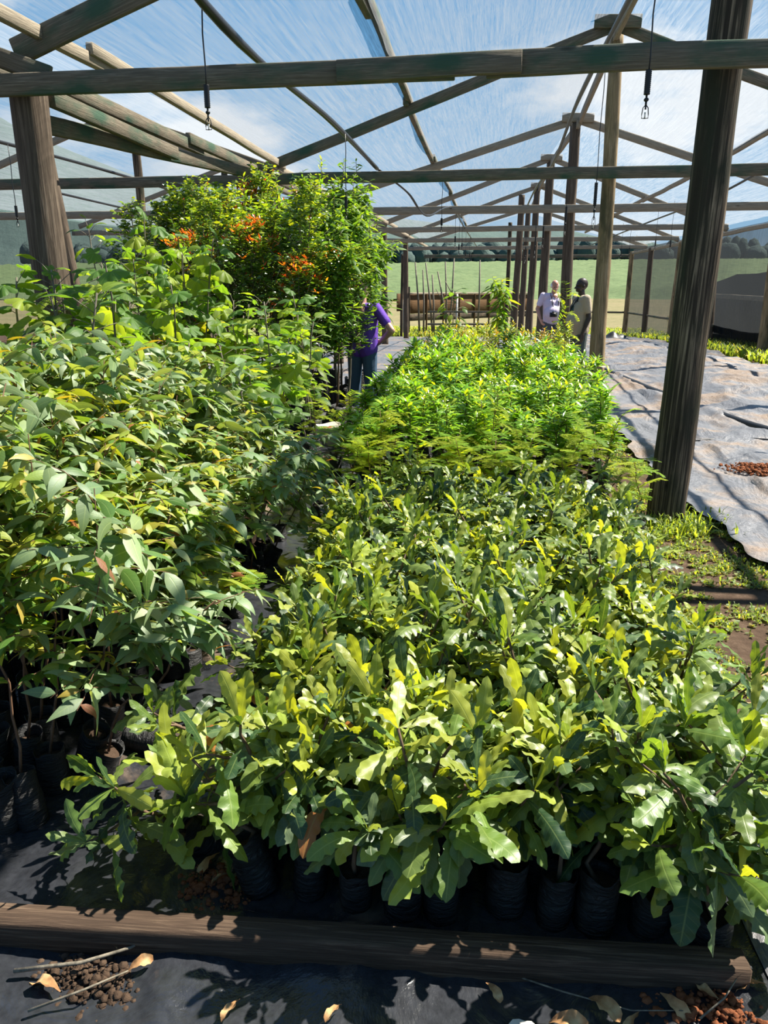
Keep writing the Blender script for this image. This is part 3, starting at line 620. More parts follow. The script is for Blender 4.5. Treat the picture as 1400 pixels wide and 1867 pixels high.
#@@PLANTS
# ================================================================ plants
RN = np.random.default_rng(11)
PROF = {
 'wavy': ([0, .08, .3, .6, .82, .94, 1], [.07, .16, .55, 1, .92, .6, .06]),
 'euca': ([0, .1, .3, .5, .8, 1], [.06, .55, 1, .85, .35, .01]),
 'ovate': ([0, .08, .3, .5, .8, .93, 1], [.1, .55, 1, .98, .55, .16, .01]),
 'lance': ([0, .12, .4, .6, .85, 1], [.05, .5, 1, .95, .45, .01]),
 'small': ([0, .15, .45, .7, .9, 1], [.06, .7, 1, .85, .4, .02])}
def jit(c, a=.18):
    k = 1 + RN.uniform(-a, a); return (c[0] * k * (1 + RN.uniform(-a, a) * .6), c[1] * k, c[2] * k * (1 + RN.uniform(-a, a)))
def leaf(g, P, az, e0, e1, L, Wd, prof, col, nu=8, nv=4, fold=.25, wave=0, nw=3.5, roll=0, tooth=0, side=0):
    t = np.linspace(0, 1, nu + 1); el = e0 + (e1 - e0) * t ** 1.2; a = az + side * t ** 1.5
    d = np.stack([np.cos(el) * np.cos(a), np.cos(el) * np.sin(a), np.sin(el)], 1)
    cpt = np.vstack([[0, 0, 0], np.cumsum((d[:-1] + d[1:]) * .5, 0)]) * (L / nu) + P
    s = np.stack([-np.sin(a), np.cos(a), 0 * a], 1); n = np.cross(d, s)
    n *= 1.0
    s2 = s * math.cos(roll) + n * math.sin(roll); n2 = np.cross(d, s2); n2 = np.where((n2[:, 2:] < 0), n2, n2)
    w = np.interp(t, *PROF[prof]) * Wd * .5; ph = RN.uniform(0, 6.28, 2)
    k = np.linspace(-1, 1, nv + 1)
    v = np.empty((nu + 1, nv + 1, 3)); 
    for j, q in enumerate(k):
        p_ = ph[0] if q < 0 else ph[1]
        sn = np.sin(2 * np.pi * nw * t + p_); ww = w * (1 + (tooth * sn if abs(q) > .9 else 0))
        off = fold * abs(q) * ww + wave * Wd * q * q * sn * (w / (Wd * .5))
        v[:, j] = cpt + s2 * (q * ww)[:, None] - n2 * off[:, None] * (1 if True else 0)
    uv = np.zeros((nu + 1, nv + 1, 3)); uv[:, :, 0] = k[None]; uv[:, :, 1] = t[:, None] * (L / max(Wd, .001)) * .5
    g.add(v, grid_faces(nu, nv + 1), col, uv.reshape(-1, 3))
def palm_leaf(g, P, az, el, L, col, roll=0, lobes=5, droop=.5, cut=.3):
    th = np.linspace(-2.6, 2.6, 43); rr = np.array([.02, .3, .55, .8, 1.0])
    Rr = L * (.78 + .22 * np.cos(th * .6)) * (1 - cut * (1 - np.abs(np.cos(np.pi * th)) ** .8)) * (1 + .03 * np.sin(th * 23))
    x = rr[:, None] * Rr * np.cos(th); y = rr[:, None] * Rr * np.sin(th) * .95
    rho = rr[:, None] * np.ones_like(th)
    z = -droop * L * rho ** 2.2 + .05 * L * rho * np.cos(th * 5) + .03 * L * rho ** 2 * np.sin(th * 11 + RN.uniform(0, 6))
    d = np.array([math.cos(el) * math.cos(az), math.cos(el) * math.sin(az), math.sin(el)]); s = np.array([-math.sin(az), math.cos(az), 0]); n = np.cross(d, s)
    s2 = s * math.cos(roll) + n * math.sin(roll); n2 = np.cross(d, s2)
    v = P + x[..., None] * d + y[..., None] * s2 + z[..., None] * n2 * (1 if n2[2] > 0 else -1)
    uv = np.zeros(v.shape); lob = np.abs((th + .5) % 1 - .5) * 2; uv[:, :, 0] = np.broadcast_to(lob, x.shape); uv[:, :, 1] = .25
    g.add(v, grid_faces(4, 43), col, uv.reshape(-1, 3))
def frond(g, P, az, el, L, col, npair=9):
    t = np.linspace(0, 1, npair + 1); e_ = el - .9 * t
    d = np.stack([np.cos(e_) * math.cos(az), np.cos(e_) * math.sin(az), np.sin(e_)], 1); c = np.vstack([[0, 0, 0], np.cumsum(d[:-1], 0)]) * (L / npair) + P
    s = np.array([-math.sin(az), math.cos(az), 0]); tube(g, c, np.linspace(.0016, .0007, npair + 1), 4, (.12, .14, .03), False)
    V = []; F = []; nF = 0
    for i in range(1, npair + 1):
        pl = L * .34 * math.sin(math.pi * min(.98, .22 + .72 * i / (npair + 1)))
        for sg in (-1, 1):
            pd = (d[i] * .45 + s * sg * .9 + np.array([0, 0, RN.uniform(-.25, .15)])); pd /= np.linalg.norm(pd)
            q = np.cross(pd, [0, 0, 1.]); q /= np.linalg.norm(q); m = max(4, int(pl / .0072))
            for k in range(m):
                b = c[i] + pd * pl * (k + .5) / m; w = .011 * math.sin(math.pi * (.25 + .7 * k / m)) + .002
                for sh in (-1, 1):
                    e2 = b + (q * sh + pd * .45) * w; h = pd * .0026
                    V += [b - h, b + h, e2 + h * .7, e2 - h * .7]; F.append((nF, nF + 1, nF + 2, nF + 3)); nF += 4
    g.add(np.array(V), F, col)
def stem_path(h0, h1, lean=.06, n=7, x0=0, y0=0, wob=.012):
    az = RN.uniform(0, 6.28); t = np.linspace(0, 1, n); p = np.zeros((n, 3))
    p[:, 0] = x0 + math.cos(az) * lean * t ** 1.4 + np.cumsum(RN.normal(0, wob, n)) * (t > 0); p[:, 1] = y0 + math.sin(az) * lean * t ** 1.4 + np.cumsum(RN.normal(0, wob, n)) * (t > 0)
    p[:, 2] = h0 + (h1 - h0) * t; return p
def along(p, t):
    k = t * (len(p) - 1); i = min(int(k), len(p) - 2); return p[i] + (p[i + 1] - p[i]) * (k - i)
def branch(P, az, el, L, n=5, up=.5):
    t = np.linspace(0, 1, n); e_ = el + up * t; d = np.stack([np.cos(e_) * math.cos(az), np.cos(e_) * math.sin(az), np.sin(e_)], 1)
    return P + np.vstack([[0, 0, 0], np.cumsum(d[:-1], 0)]) * (L / (n - 1)) + np.cumsum(RN.normal(0, L * .02, (n, 3)), 0) * (t[:, None] > 0)

def make_bag(r, h, root, seed, flop=.2):
    g = G(); n = 20; rr = random.Random(seed); V = []
    prof = [(0, .02), (0, .8), (.03, .97), (.2, 1.0), (.45, 1.03), (.7, 1.0), (.86, .98), (1.0, 1.04), (1.0, .99), (.86, .92), (.80, .90)]
    for k, (z, q) in enumerate(prof):
        for j in range(n):
            a = 2 * math.pi * j / n
            w = 1 + .07 * noise.noise(Vector((math.cos(a) * 2, math.sin(a) * 2, z * 4 + seed))) + .045 * math.sin(z * 60 + seed + 3 * math.sin(a)) * (0 < z < 1)
            zz = z * h + (flop * h * noise.noise(Vector((math.cos(a) * 1.1 + seed, math.sin(a) * 1.1, 0))) if z > .9 else 0)
            V.append((r * q * w * math.cos(a), r * q * w * math.sin(a), zz))
    g.add(V, grid_faces(len(prof) - 1, n, True)); g.build('polybag', M['bag'], root, False)
    g = G(); V = []
    for k in range(4):
        for j in range(n):
            a = 2 * math.pi * j / n; q = (.02, .35, .7, .93)[k] * r; V.append((q * math.cos(a), q * math.sin(a), h * .80 + .008 * noise.noise(Vector((q * 60 * math.cos(a), q * 60 * math.sin(a), seed)))))
    g.add(V, grid_faces(3, n, True)); g.build('potting_soil', M['soil'], root, False)

YG = (.205, .255, .045); MG = (.095, .155, .036); DG = (.028, .064, .026); GG = (.085, .13, .066)
def mk_wavy(seed, H, big=1.0, lean=.08, nbr=2, yellow=.35):
    """broad wavy-edged leaves in whorls"""
    global RN; RN = np.random.default_rng(seed)
    root = empty('wavy_leaved_seedling'); make_bag(.052, .13, root, seed)
    sg = G(); lg = G(); p = stem_path(.095, H * .9, lean, 8); tube(sg, p, np.linspace(.0075, .004, 8), 6)
    axes = [(p, .36)]
    for b in range(nbr):
        t0 = RN.uniform(.35, .75); q = branch(along(p, t0), RN.uniform(0, 6.28), RN.uniform(.2, .7), H * RN.uniform(.25, .4), 5, .5); tube(sg, q, np.linspace(.005, .003, 5), 5); axes.append((q, .35))
    for p_, st in axes:
        Ln = np.linalg.norm(p_[-1] - p_[0]); nwh = max(3, int(Ln * (1 - st) / .050)); az = RN.uniform(0, 6.28)
        for w in range(nwh + 1):
            t = st + (1 - st) * w / nwh; P = along(p_, min(t, .999)); az += .9
            k = 3 if w < nwh else 5
            for j in range(k):
                if RN.random() < .12: continue
                a = az + j * 2 * math.pi / k + RN.normal(0, .25)
                young = max(0, (t - .72) / .28); L = big * RN.uniform(.13, .225) * (1 - .35 * young ** 2); Wd = L * RN.uniform(.23, .31)
                e0 = -.05 + .95 * young + RN.normal(0, .33); e1 = e0 - RN.uniform(.3, 1.0) * (1 - .5 * young)
                c = YG if RN.random() < yellow * (.35 + young) else (MG if RN.random() < .55 else (DG if RN.random() < .6 else GG))
                if RN.random() < .012: c = (.30, .13, .05)
                leaf(lg, P, a, e0, e1, L, Wd, 'wavy', jit(c), 22, 4, RN.uniform(-.1, .35), RN.uniform(.06, .13), L / .036, RN.normal(0, .4), .13, RN.normal(0, .3))
    sg.build('stem', M['bark'], root, False); lg.build('foliage', M['leaf'], root); return root
def mk_euca(seed, H, colset, lsz=1.0):
    global RN; RN = np.random.default_rng(seed)
    root = empty('narrow_leaved_seedling'); make_bag(.050, .21, root, seed, .12)
    sg = G(); lg = G(); p = stem_path(.18, H, .16, 9, wob=.012); tube(sg, p, np.linspace(.0055, .0018, 9), 5)
    nb = int(17 * H / 1.2)
    for b in range(nb):
        t0 = .34 + .64 * (b / nb) ** .9; q = branch(along(p, t0), RN.uniform(0, 6.28), RN.uniform(.2, .9), RN.uniform(.18, .36) * (1.25 - t0 * .6), 6, -.5); tube(sg, q, np.linspace(.0025, .001, 6), 4)
        m = int(RN.integers(8, 12)); az = RN.uniform(0, 6.28)
        for k in range(m):
            t = .2 + .8 * k / m; az += 2.4; P = along(q, min(t, .999)); c = colset[RN.integers(len(colset))]
            L = lsz * RN.uniform(.075, .15); 
            if t > .9 and RN.random() < .45: c = (.24, .20, .03) if RN.random() < .7 else (.22, .085, .04); L *= .6
            leaf(lg, P, az, RN.uniform(-.5, .5), RN.uniform(-1.5, -.3), L, L * RN.uniform(.26, .40), 'euca', jit(c), 6, 2, .2, .03, 1.5, RN.normal(0, .7), 0, RN.normal(0, .35))
    sg.build('stem', M['bark_red'], root, False); lg.build('foliage', M['leaf_matt'], root); return root
def mk_broad(seed, H, palm=True):
    global RN; RN = np.random.default_rng(seed)
    root = empty('potted_sapling'); make_bag(.075, .26, root, seed, .1)
    sg = G(); lg = G(); p = stem_path(.2, H, .12, 8, wob=.01); tube(sg, p, np.linspace(.011, .005, 8), 7); n = 19 if palm else 34; az = 0
    for k in range(n):
        t = .34 + .66 * (k / n) ** .85; az += 2.4; P = along(p, min(t, .999)); young = max(0, (t - .8) / .2)
        e_ = RN.uniform(-.1, .5) + .6 * young; pl = RN.uniform(.09, .2) * (1 - .5 * young); q = branch(P, az, e_, pl, 4, -.2); tube(sg, q, .0022, 4)
        if palm:
            c = (.08, .16, .035) if RN.random() < .6 else (.17, .25, .04); c = (.22, .235, .03) if RN.random() < .06 else c
            palm_leaf(lg, q[-1], az + RN.normal(0, .3), RN.uniform(-.9, .1), RN.uniform(.10, .165) * (1 - .35 * young), jit(c), RN.normal(0, .35), 5, RN.uniform(.05, .32), RN.uniform(.3, .5))
        else:
            L = RN.uniform(.11, .19); c = (.055, .12, .028) if RN.random() < .6 else (.12, .19, .03)
            leaf(lg, q[-1], az, e_ - .3, e_ - 1.3, L, L * .5, 'ovate', jit(c), 8, 4, .2, .035, 2, RN.normal(0, .3))
    sg.build('stem', M['bark_grey'], root, False); lg.build('foliage', M['leaf_thin'], root); return root
RED = [(.40, .06, .02), (.42, .12, .02), (.30, .045, .025), (.45, .20, .03)]
def mk_dense(seed, H, tips=.3, top=None, z0=.33):
    """tall bushy sapling with small glossy leaves"""
    global RN; RN = np.random.default_rng(seed)
    root = empty('potted_tree'); make_bag(.12, .30, root, seed, .08)
    sg = G(); lg = G(); yg = G(); p = stem_path(.24, H, .12, 9, wob=.015); tube(sg, p, np.linspace(.016, .004, 9), 7); nb = 54; has = False
    for b in range(nb):
        t0 = z0 + (1 - z0) * b / nb; reach = .46 * math.sin(math.pi * min(1, .25 + .72 * (t0 - z0) / (1 - z0))) + .08
        q = branch(along(p, t0), b * 2.4, RN.uniform(.3, .9), reach, 5, .4); tube(sg, q, np.linspace(.0045, .0015, 5), 4)
        tw = [q] + [branch(along(q, RN.uniform(.4, .9)), RN.uniform(0, 6.28), RN.uniform(.1, 1.1), RN.uniform(.08, .16), 4, .3) for _ in range(2)]
        for w in tw:
            m = 11; tip = RN.random() < tips * (t0 ** 2)
            for k in range(m):
                t = .18 + .82 * k / m; P = along(w, min(t, .999)); L = RN.uniform(.045, .078); a = k * 1.57 + RN.normal(0, .4)
                c = (.042, .10, .022) if RN.random() < .55 else (.10, .19, .025)
                if t0 > .75 and RN.random() < .5: c = (.21, .28, .03)
                if tip and k >= m - 5:
                    has = True; leaf(yg, P, a, RN.uniform(.3, 1.2), RN.uniform(-.2, .9), L * 1.15, L * .34, 'euca', jit(RED[RN.integers(4)]), 4, 2, .3, 0, 1, RN.normal(0, .4))
                else: leaf(lg, P, a, RN.uniform(-.2, .8), RN.uniform(-.9, .2), L, L * .46, 'small', jit(c), 4, 2, .3, 0, 1, RN.normal(0, .6))
    sg.build('stem', M['bark_grey'], root, False); lg.build('foliage', M['leaf_gloss'], root)
    if has: tag(yg.build('young_leaves', M['leaf_gloss'], root), 'orange and red young leaves')
    return root
def mk_lance(seed, H, L0=.13, cols=((.13, .27, .022), (.075, .18, .02), (.24, .34, .03)), st=.3, n=46, bagr=.06, up=.5, mat='leaf_gloss', bare=0, name='glossy_seedling', wr=.25, nbr=5):
    """upright lance-shaped bright green leaves"""
    global RN; RN = np.random.default_rng(seed)
    root = empty(name); make_bag(bagr, bagr * 3.2, root, seed, .1)
    sg = G(); lg = G(); p = stem_path(bagr * 2.4, H, .06, 8, wob=.008); tube(sg, p, np.linspace(bagr * .11, .003, 8), 6)
    ax = [(p, st, n)]
    for b in range(nbr):
        q = branch(along(p, RN.uniform(st, .85)), RN.uniform(0, 6.28), RN.uniform(.5, 1.1), H * RN.uniform(.12, .22), 5, .3); tube(sg, q, np.linspace(.004, .002, 5), 4); ax.append((q, .2, max(9, n // 4)))
    for p_, s_, m in ax:
        az = RN.uniform(0, 6.28)
        for k in range(m):
            t = s_ + (1 - s_) * k / m; az += 2.4; P = along(p_, min(t, .999)); yng = max(0, (t - .75) / .25); e0 = up + RN.normal(0, .25) + .5 * yng
            c = cols[2] if RN.random() < .15 + .55 * yng else cols[RN.integers(2)]; L = L0 * RN.uniform(.7, 1.15) * (1 - .35 * yng)
            leaf(lg, P, az, e0, e0 - RN.uniform(.3, 1.1), L, L * wr, 'lance', jit(c), 7, 2, .35, .03, 2, RN.normal(0, .3), 0, RN.normal(0, .2))
    sg.build('stem', M['bark'], root, False); lg.build('foliage', M[mat], root); return root
def mk_fern(seed, H, n=15):
    global RN; RN = np.random.default_rng(seed)
    root = empty('feathery_seedling'); make_bag(.055, .17, root, seed, .1)
    sg = G(); lg = G(); p = stem_path(.13, H, .12, 8, wob=.014); tube(sg, p, np.linspace(.005, .002, 8), 5); az = 0
    for k in range(n):
        t = .42 + .58 * k / n; az += 2.4; c = (.14, .25, .03) if RN.random() < .55 else (.24, .30, .03)
        frond(lg, along(p, min(t, .999)), az, RN.uniform(.1, 1.1), RN.uniform(.12, .21), jit(c), 9)
    sg.build('stem', M['bark_red'], root, False); lg.build('foliage', M['frond'], root); return root

first_used = {}
def place(proto, x, y, rz, s, hz, tilt, label, cat, group):
    o = copy_tree(proto) if proto.name in first_used else proto; first_used[proto.name] = 1
    o.location = (x, y, ground_z(x, y) + .012); o.rotation_euler = (tilt[0], tilt[1], rz); o.scale = (s, s, s * hz); tag(o, label, cat, group); return o
pr_ = random.Random(5)
def bedrows(ys, xr, step, jitter=.3):
    for r, y in enumerate(ys):
        a, b = xr(y); n = max(1, int(round((b - a) / step))); 
        for k in range(n + 1):
            yield r, k, a + (b - a) * k / n + pr_.uniform(-1, 1) * step * jitter * .5, y + pr_.uniform(-1, 1) * step * jitter * .5, n + 1

# --- A: front bed, wavy-leaved seedlings
WV = [mk_wavy(100 + i, h, 1.0, .07, nb, yl) for i, (h, nb, yl) in enumerate(((.46, 2, .5), (.50, 2, .35), (.42, 3, .6), (.54, 2, .3), (.47, 3, .45), (.38, 2, .6)))]
WT = [mk_wavy(120, .72, 1.12, .10, 3, .55), mk_wavy(121, .62, 1.1, .12, 3, .25)]
ysA = [1.78 + .168 * i for i in range(22)]
for r, k, x, y, n in bedrows(ysA, lambda y: (-.62 - .10 * min(1, (y - 1.86)), .63 + .12 * min(1, y - 1.78)), .14, .35):
    P = WV[pr_.randrange(6)]; tall = 1.30 - .10 * (y - 1.86); tl = (pr_.gauss(0, .10), pr_.gauss(0, .10)); s = pr_.uniform(.88, 1.08)
    if r == 0: tl = (pr_.uniform(.0, .14), tl[1])
    if k == 0: tl = (tl[0], -pr_.uniform(.25, .6))
    if k == n - 1: tl = (tl[0], pr_.uniform(.05, .25))
    if r == 0 and k == 4: P = WT[0]; s = 1.0; tall = 1.0; tl = (.03, .05)
    elif r in (0, 1) and k in (8, 9): P = WT[1]; tall = 1.05; s = 1; tl = (.08, .12)
    desc = 'wavy-leaved seedling in black bag'
    if k == 0: where = f'left edge of front bed, {ORD[r]} row from the log'
    elif k == n - 1: where = f'right edge of front bed, {ORD[r]} row from the log'
    else: where = f'front bed, {ORD[k]} from left in {ORD[r]} row from log'
    place(P, x, y, pr_.uniform(0, 6.28), s, tall, tl, f'{desc}, {where}', 'seedling', 'wavy-leaved seedlings in the front bed')
# leaning plants at the bed's flanks
for i in range(9):
    y_ = 2.7 + .29 * i; place(WV[(i * 5 + 2) % 6], -.86 - .03 * math.sin(i * 2.1), y_, i * 2.3, .9, .95, (0, -.35 - .15 * math.sin(i * 1.7)), f'wavy-leaved seedling leaning over the path, {ORD[i]} of these from the front', 'seedling', 'wavy-leaved seedlings in the front bed')
for i, (x, y, tx, ty, s, lab) in enumerate((
    (-.80, 1.95, .35, -.75, 1.0, 'wavy-leaved seedling leaning left over the plastic path behind the log'),
    (-.82, 2.35, .0, -.6, 1.0, 'wavy-leaved seedling leaning left, next behind the lowest leaning one'),
    (.86, 2.6, -.1, .5, 1.15, 'wavy-leaved seedling leaning right with upright leaf tips against the weeds'),
    (.84, 2.35, -.15, .55, .95, 'wavy-leaved seedling reaching the right edge of the picture'),
    (.70, 2.05, .05, .6, .95, 'wavy-leaved seedling sprawling out right over the folded plastic strip'),
    (.80, 2.3, -.1, .65, 1.1, 'wavy-leaved seedling leaning far right towards the weeds'),
    (.56, 1.80, .75, .12, .85, 'seedling drooping forward over the log, with brown-blotched leaves'))):
    place(WV[(i * 2 + 1) % 6], x, y, i * 1.3, s, 1.15, (tx, ty), lab, 'seedling', 'wavy-leaved seedlings in the front bed')
sp1 = place(WV[3], -1.05, 5.25, 2, .8, .8, (0, 0), 'small wavy-leaved seedling alone on the plastic path at the back left', 'seedling', None)

# --- B: left front bed, narrow grey-green leaves
GREY = [(.15, .215, .12), (.11, .18, .09), (.20, .26, .15), (.07, .14, .035)]
YEL = [(.12, .20, .03), (.20, .26, .035), (.07, .15, .028), (.26, .26, .035)]
EU = [mk_euca(200, 1.30, GREY, 1.15), mk_euca(201, 1.40, GREY, 1.0), mk_euca(202, 1.15, YEL, .9), mk_euca(203, 1.25, YEL + GREY, .95), mk_euca(204, 1.35, GREY + YEL[:1], 1.25)]
ysB = [1.98 + .17 * i for i in range(18)]
for r, k, x, y, n in bedrows(ysB, lambda y: (-2.15 - .22 * (y - 2.0), -1.42), .165, .5):
    m = k == n - 1; grey = pr_.random() < .62; P = EU[pr_.choice((0, 1, 4)) if grey else pr_.choice((2, 3))]
    h = (1.17 - .10 * (y - 2.1)) * (.74 if m else .9 if k == n - 2 else 1.0) * pr_.uniform(.9, 1.06)
    tl = (pr_.gauss(0, .06) + (.06 if r == 0 else 0), pr_.gauss(0, .07) + (pr_.uniform(.08, .28) if m else 0))
    where = f'path edge of left bed, {ORD[r]} row' if m else f'left bed, {ORD[n - 1 - k]} from the path edge in {ORD[r]} row'
    place(P, x, y, pr_.uniform(0, 6.28), 1, h, tl, f'narrow-leaved {"grey-green" if grey else "yellow-green"} seedling, {where}', 'seedling', 'tall narrow-leaved seedlings in the left bed')
for i in range(7):
    y_ = 2.25 + .36 * i; place(EU[(1, 4, 0, 3, 2, 1, 0)[i]], -1.36, y_, i * 1.1, 1, .62 + .04 * (i % 3), (0, .42 + .12 * math.sin(i * 2.3)), f'narrow-leaved seedling bending out over the path, {ORD[i]} of these from the front', 'seedling', 'tall narrow-leaved seedlings in the left bed')
# --- C: broad-leaved saplings behind
BR = [mk_broad(300, 1.45), mk_broad(301, 1.55), mk_broad(302, 1.4, False), mk_broad(303, 1.6, False)]
ysC = [5.3 + .42 * i for i in range(7)]
for r, k, x, y, n in bedrows(ysC, lambda y: (-3.2 - .12 * (y - 5.3), -1.75), .33, .5):
    i = pr_.choice((0, 1, 0, 1, 2, 3)); h = (1.08 if k < n - 3 else .84) * pr_.uniform(.9, 1.1) * (1 + .06 * (y - 5.3))
    if k < 3 and r >= 3: h *= 1.10
    where = f'{ORD[n - 1 - k]} from the path edge in {ORD[r]} row behind the narrow-leaved seedlings'
    place(BR[i], x, y, pr_.uniform(0, 6.28), 1.0, h, (pr_.gauss(0, .05), pr_.gauss(0, .06) + (.1 if k == n - 1 else 0)), f'{"lobed" if i < 2 else "oval"} broad-leaved sapling, {where}', 'sapling', 'broad-leaved saplings in the left bed')
for i, (x, y) in enumerate(((-2.9, 4.3), (-3.2, 4.45), (-2.75, 4.75), (-3.05, 4.8), (-3.5, 4.85), (-2.6, 5.05), (-2.95, 5.15), (-3.7, 5.2), (-2.5, 4.5))):
    place(BR[(0, 1, 2, 1, 0, 1, 3, 0, 2)[i]], x, y, i * 1.7, 1.1, 1.02 + .03 * (i % 3), (.03, .02 * (i % 4)), f'broad-leaved sapling before the upper left log post, {ORD[i]} of the clump from the front', 'sapling', 'broad-leaved saplings in the left bed')
# --- D: tall bushy trees with red tips
DN = [mk_dense(400, 2.45, .14), mk_dense(401, 2.35, .03), mk_dense(402, 2.5, .0, z0=.26), mk_dense(403, 2.3, .8)]
LT = [mk_lance(410, 2.6, .15, ((.12, .22, .025), (.08, .17, .022), (.20, .27, .03)), .35, 110, .12, .25, 'leaf_thin', 0, 'potted_tree', .26, 16),
      mk_lance(411, 2.5, .17, ((.075, .165, .025), (.05, .12, .022), (.12, .2, .03)), .35, 110, .12, -.1, 'leaf_thin', 0, 'potted_tree', .27, 14)]
ysD = [8.6, 9.15, 9.7, 10.3, 10.9]
for r, k, x, y, n in bedrows(ysD, lambda y: (-3.8 - .10 * (y - 8.6), -1.78), .40, .4):
    xr_ = k / (n - 1)
    lance = (r >= 2 and pr_.random() < (.30 + .6 * (xr_ > .35))) ; P = LT[1 if xr_ > .75 else 0] if lance else DN[pr_.choice((0, 0, 1, 1, 2, 3))]
    h = (1.0 + .055 * r) * pr_.uniform(.93, 1.04) * (1.05 if xr_ > .35 else .98) * (.8 if k == n - 1 and r < 2 else 1)
    if k == n - 1 and r == 1: P = DN[3]; h = .86; lance = False
    nm = 'light green tall potted tree with long leaves' if lance else 'tall bushy potted tree with small glossy leaves'
    place(P, x, y, pr_.uniform(0, 6.28), 1.0, h, (pr_.gauss(0, .03), pr_.gauss(0, .03)), f'{nm}, {ORD[n - 1 - k]} from path, {ORD[r]} row', 'tree', 'tall potted trees behind the left bed')
for i, (x, y, P, hz, tx) in enumerate(((-1.72, 8.55, LT[1], .93, .02), (-1.62, 9.0, DN[1], .86, .04), (-1.46, 9.9, LT[1], .98, .05), (-1.6, 10.6, LT[1], 1.02, 0), (-1.95, 8.3, DN[3], .82, 0))):
    place(P, x, y, i * 1.9 + .5, 1.0, hz, (0, tx), f'{"dark long-leaved" if P is LT[1] else "small-leaved"} potted tree at path side of tall trees, {ORD[i]} such, beside purple shirt', 'tree', 'tall potted trees behind the left bed')
# --- F: feathery seedlings
FN = [mk_fern(500, .62), mk_fern(501, .72, 15), mk_fern(502, .56, 12)]
for r, k, x, y, n in bedrows([5.52, 5.8, 6.1], lambda y: (-1.0, .85), .27, .9):
    place(FN[pr_.randrange(3)], x, y, pr_.uniform(0, 6.28), 1.0, pr_.uniform(.8, 1.15) * (.85 + .1 * r), (pr_.gauss(0, .08), pr_.gauss(0, .1)), f'feathery-leaved seedling, {ORD[k]} from left in {ORD[r]} row of the ferny block', 'seedling', 'feathery-leaved seedlings behind the front bed')
for i, (x, y, hz, lab) in enumerate(((-1.22, 5.35, .75, 'feathery-leaved seedling standing alone on the sheet left of the ferny block'), (-1.38, 6.0, 1.15, 'taller feathery-leaved seedling nearest the path corner'),
    (-1.35, 6.6, 1.3, 'arching feathery-leaved seedling in front of the white buckets'), (1.02, 5.2, .85, 'feathery-leaved seedling at the edge of the weeds near the thick dark post'), (-1.30, 3.0, .72, 'feathery yellow-green seedling at the path edge of left bed, nearest of three'), (-1.27, 3.3, .66, 'feathery yellow-green seedling at the path edge of left bed, middle of three'), (-1.29, 3.62, .7, 'feathery yellow-green seedling at the path edge of left bed, last of three'), (.78, 8.6, 2.0, 'tallest feathery seedling rising out of the glossy bed before the two men'))):
    place(FN[i % 3], x, y, i * 2.1, 1.0, hz * 1.1, (0, .12 if i in (3, 4) else -.06), lab, 'seedling', None)
# --- E: bright glossy lance-leaved seedlings
LN = [mk_lance(600, .92, .15), mk_lance(601, 1.0, .16), mk_lance(602, .88, .14), mk_lance(603, .97, .13, ((.16, .29, .025), (.10, .22, .022), (.26, .34, .03)))]
LO = [mk_lance(610, 1.05, .095, ((.18, .235, .025), (.12, .20, .022), (.26, .25, .03)), n=66), mk_lance(611, 1.0, .09, ((.20, .22, .025), (.14, .20, .022), (.34, .19, .03)), n=66)]
ysE = [6.35 + .29 * i for i in range(21)]
for r, k, x, y, n in bedrows(ysE, lambda y: (-1.12 + .03 * (y - 7), .98 + .0 * y), .235, .5):
    back = y > 10.6; P = LO[pr_.randrange(2)] if back and pr_.random() < .7 else LN[pr_.randrange(4)]
    h = pr_.uniform(.84, 1.06) * (1.0 + (.06 if back else 0)) * (.85 + .15 * min(1, (y - 6.9) / 1.5))
    if k == 0: h *= .88
    wh = 'left edge' if k == 0 else 'right edge' if k == n - 1 else f'{ORD[k]} from left'
    place(P, x, y, pr_.uniform(0, 6.28), 1.0, h, (pr_.gauss(0, .05), pr_.gauss(0, .05) + (.1 if k == n - 1 else 0)), f'glossy bright green seedling, {wh} in {ORD[r]} row of the middle bed', 'seedling', 'glossy bright green seedlings in the middle bed')
AV = mk_lance(620, 1.5, .24, ((.10, .19, .03), (.07, .14, .025), (.20, .27, .03)), .45, 50, .09, -.2, 'leaf_thin', 0, 'potted_sapling', .22, 7)
place(AV, .12, 12.9, 1.0, 1.05, 1.1, (0, 0), 'tall sapling with long drooping yellow-green leaves at back of middle bed', 'sapling', None)
BP = mk_broad(305, 1.35, False); place(BP, -.62, 12.6, .5, 1.1, 1.05, (0, 0), 'slim sapling with a few large pale leaves at back of middle bed', 'sapling', None)
first_used_b = place(BP, -1.7, 4.75, 2.5, .42, .9, (0, .15), 'small oval-leaved sapling in a black bag at end of the left bed', 'sapling', None)

# ================================================================ pots, litter
def bucket(x, y, rz, label):
    r = empty('plastic_bucket', (x, y, ground_z(x, y) + .012), rz); g = G(); V = []; n = 24
    for z, q in ((0, .02), (0, .125), (.22, .15), (.235, .155), (.235, .145), (.18, .14), (.18, .02)):
        for j in range(n): a = 2 * math.pi * j / n; V.append((q * math.cos(a), q * math.sin(a), z + (.012 * math.sin(a * 3 + x * 9) if z > .22 else 0)))
    g.add(V, grid_faces(6, n, True)); g.build('body', M['white_plastic'], r, False)
    g = G(); V = []
    for k in range(5):
        for j in range(n): a = 2 * math.pi * j / n; q = (.003, .05, .09, .12, .138)[k]; V.append((q * math.cos(a), q * math.sin(a), .205 - .1 * q + .02 * noise.noise(Vector((q * 30 * math.cos(a), q * 30 * math.sin(a), x)))))
    g.add(V, grid_faces(4, n, True)); g.build('potting_soil', M['redsoil'], r, False)
    return tag(r, label, 'bucket')
bucket(-1.68, 8.0, 0, 'whitish plastic bucket of soil under the tall bushes, left of two')
bucket(-1.36, 8.15, 1, 'whitish plastic bucket of soil under the tall bushes, right of two')

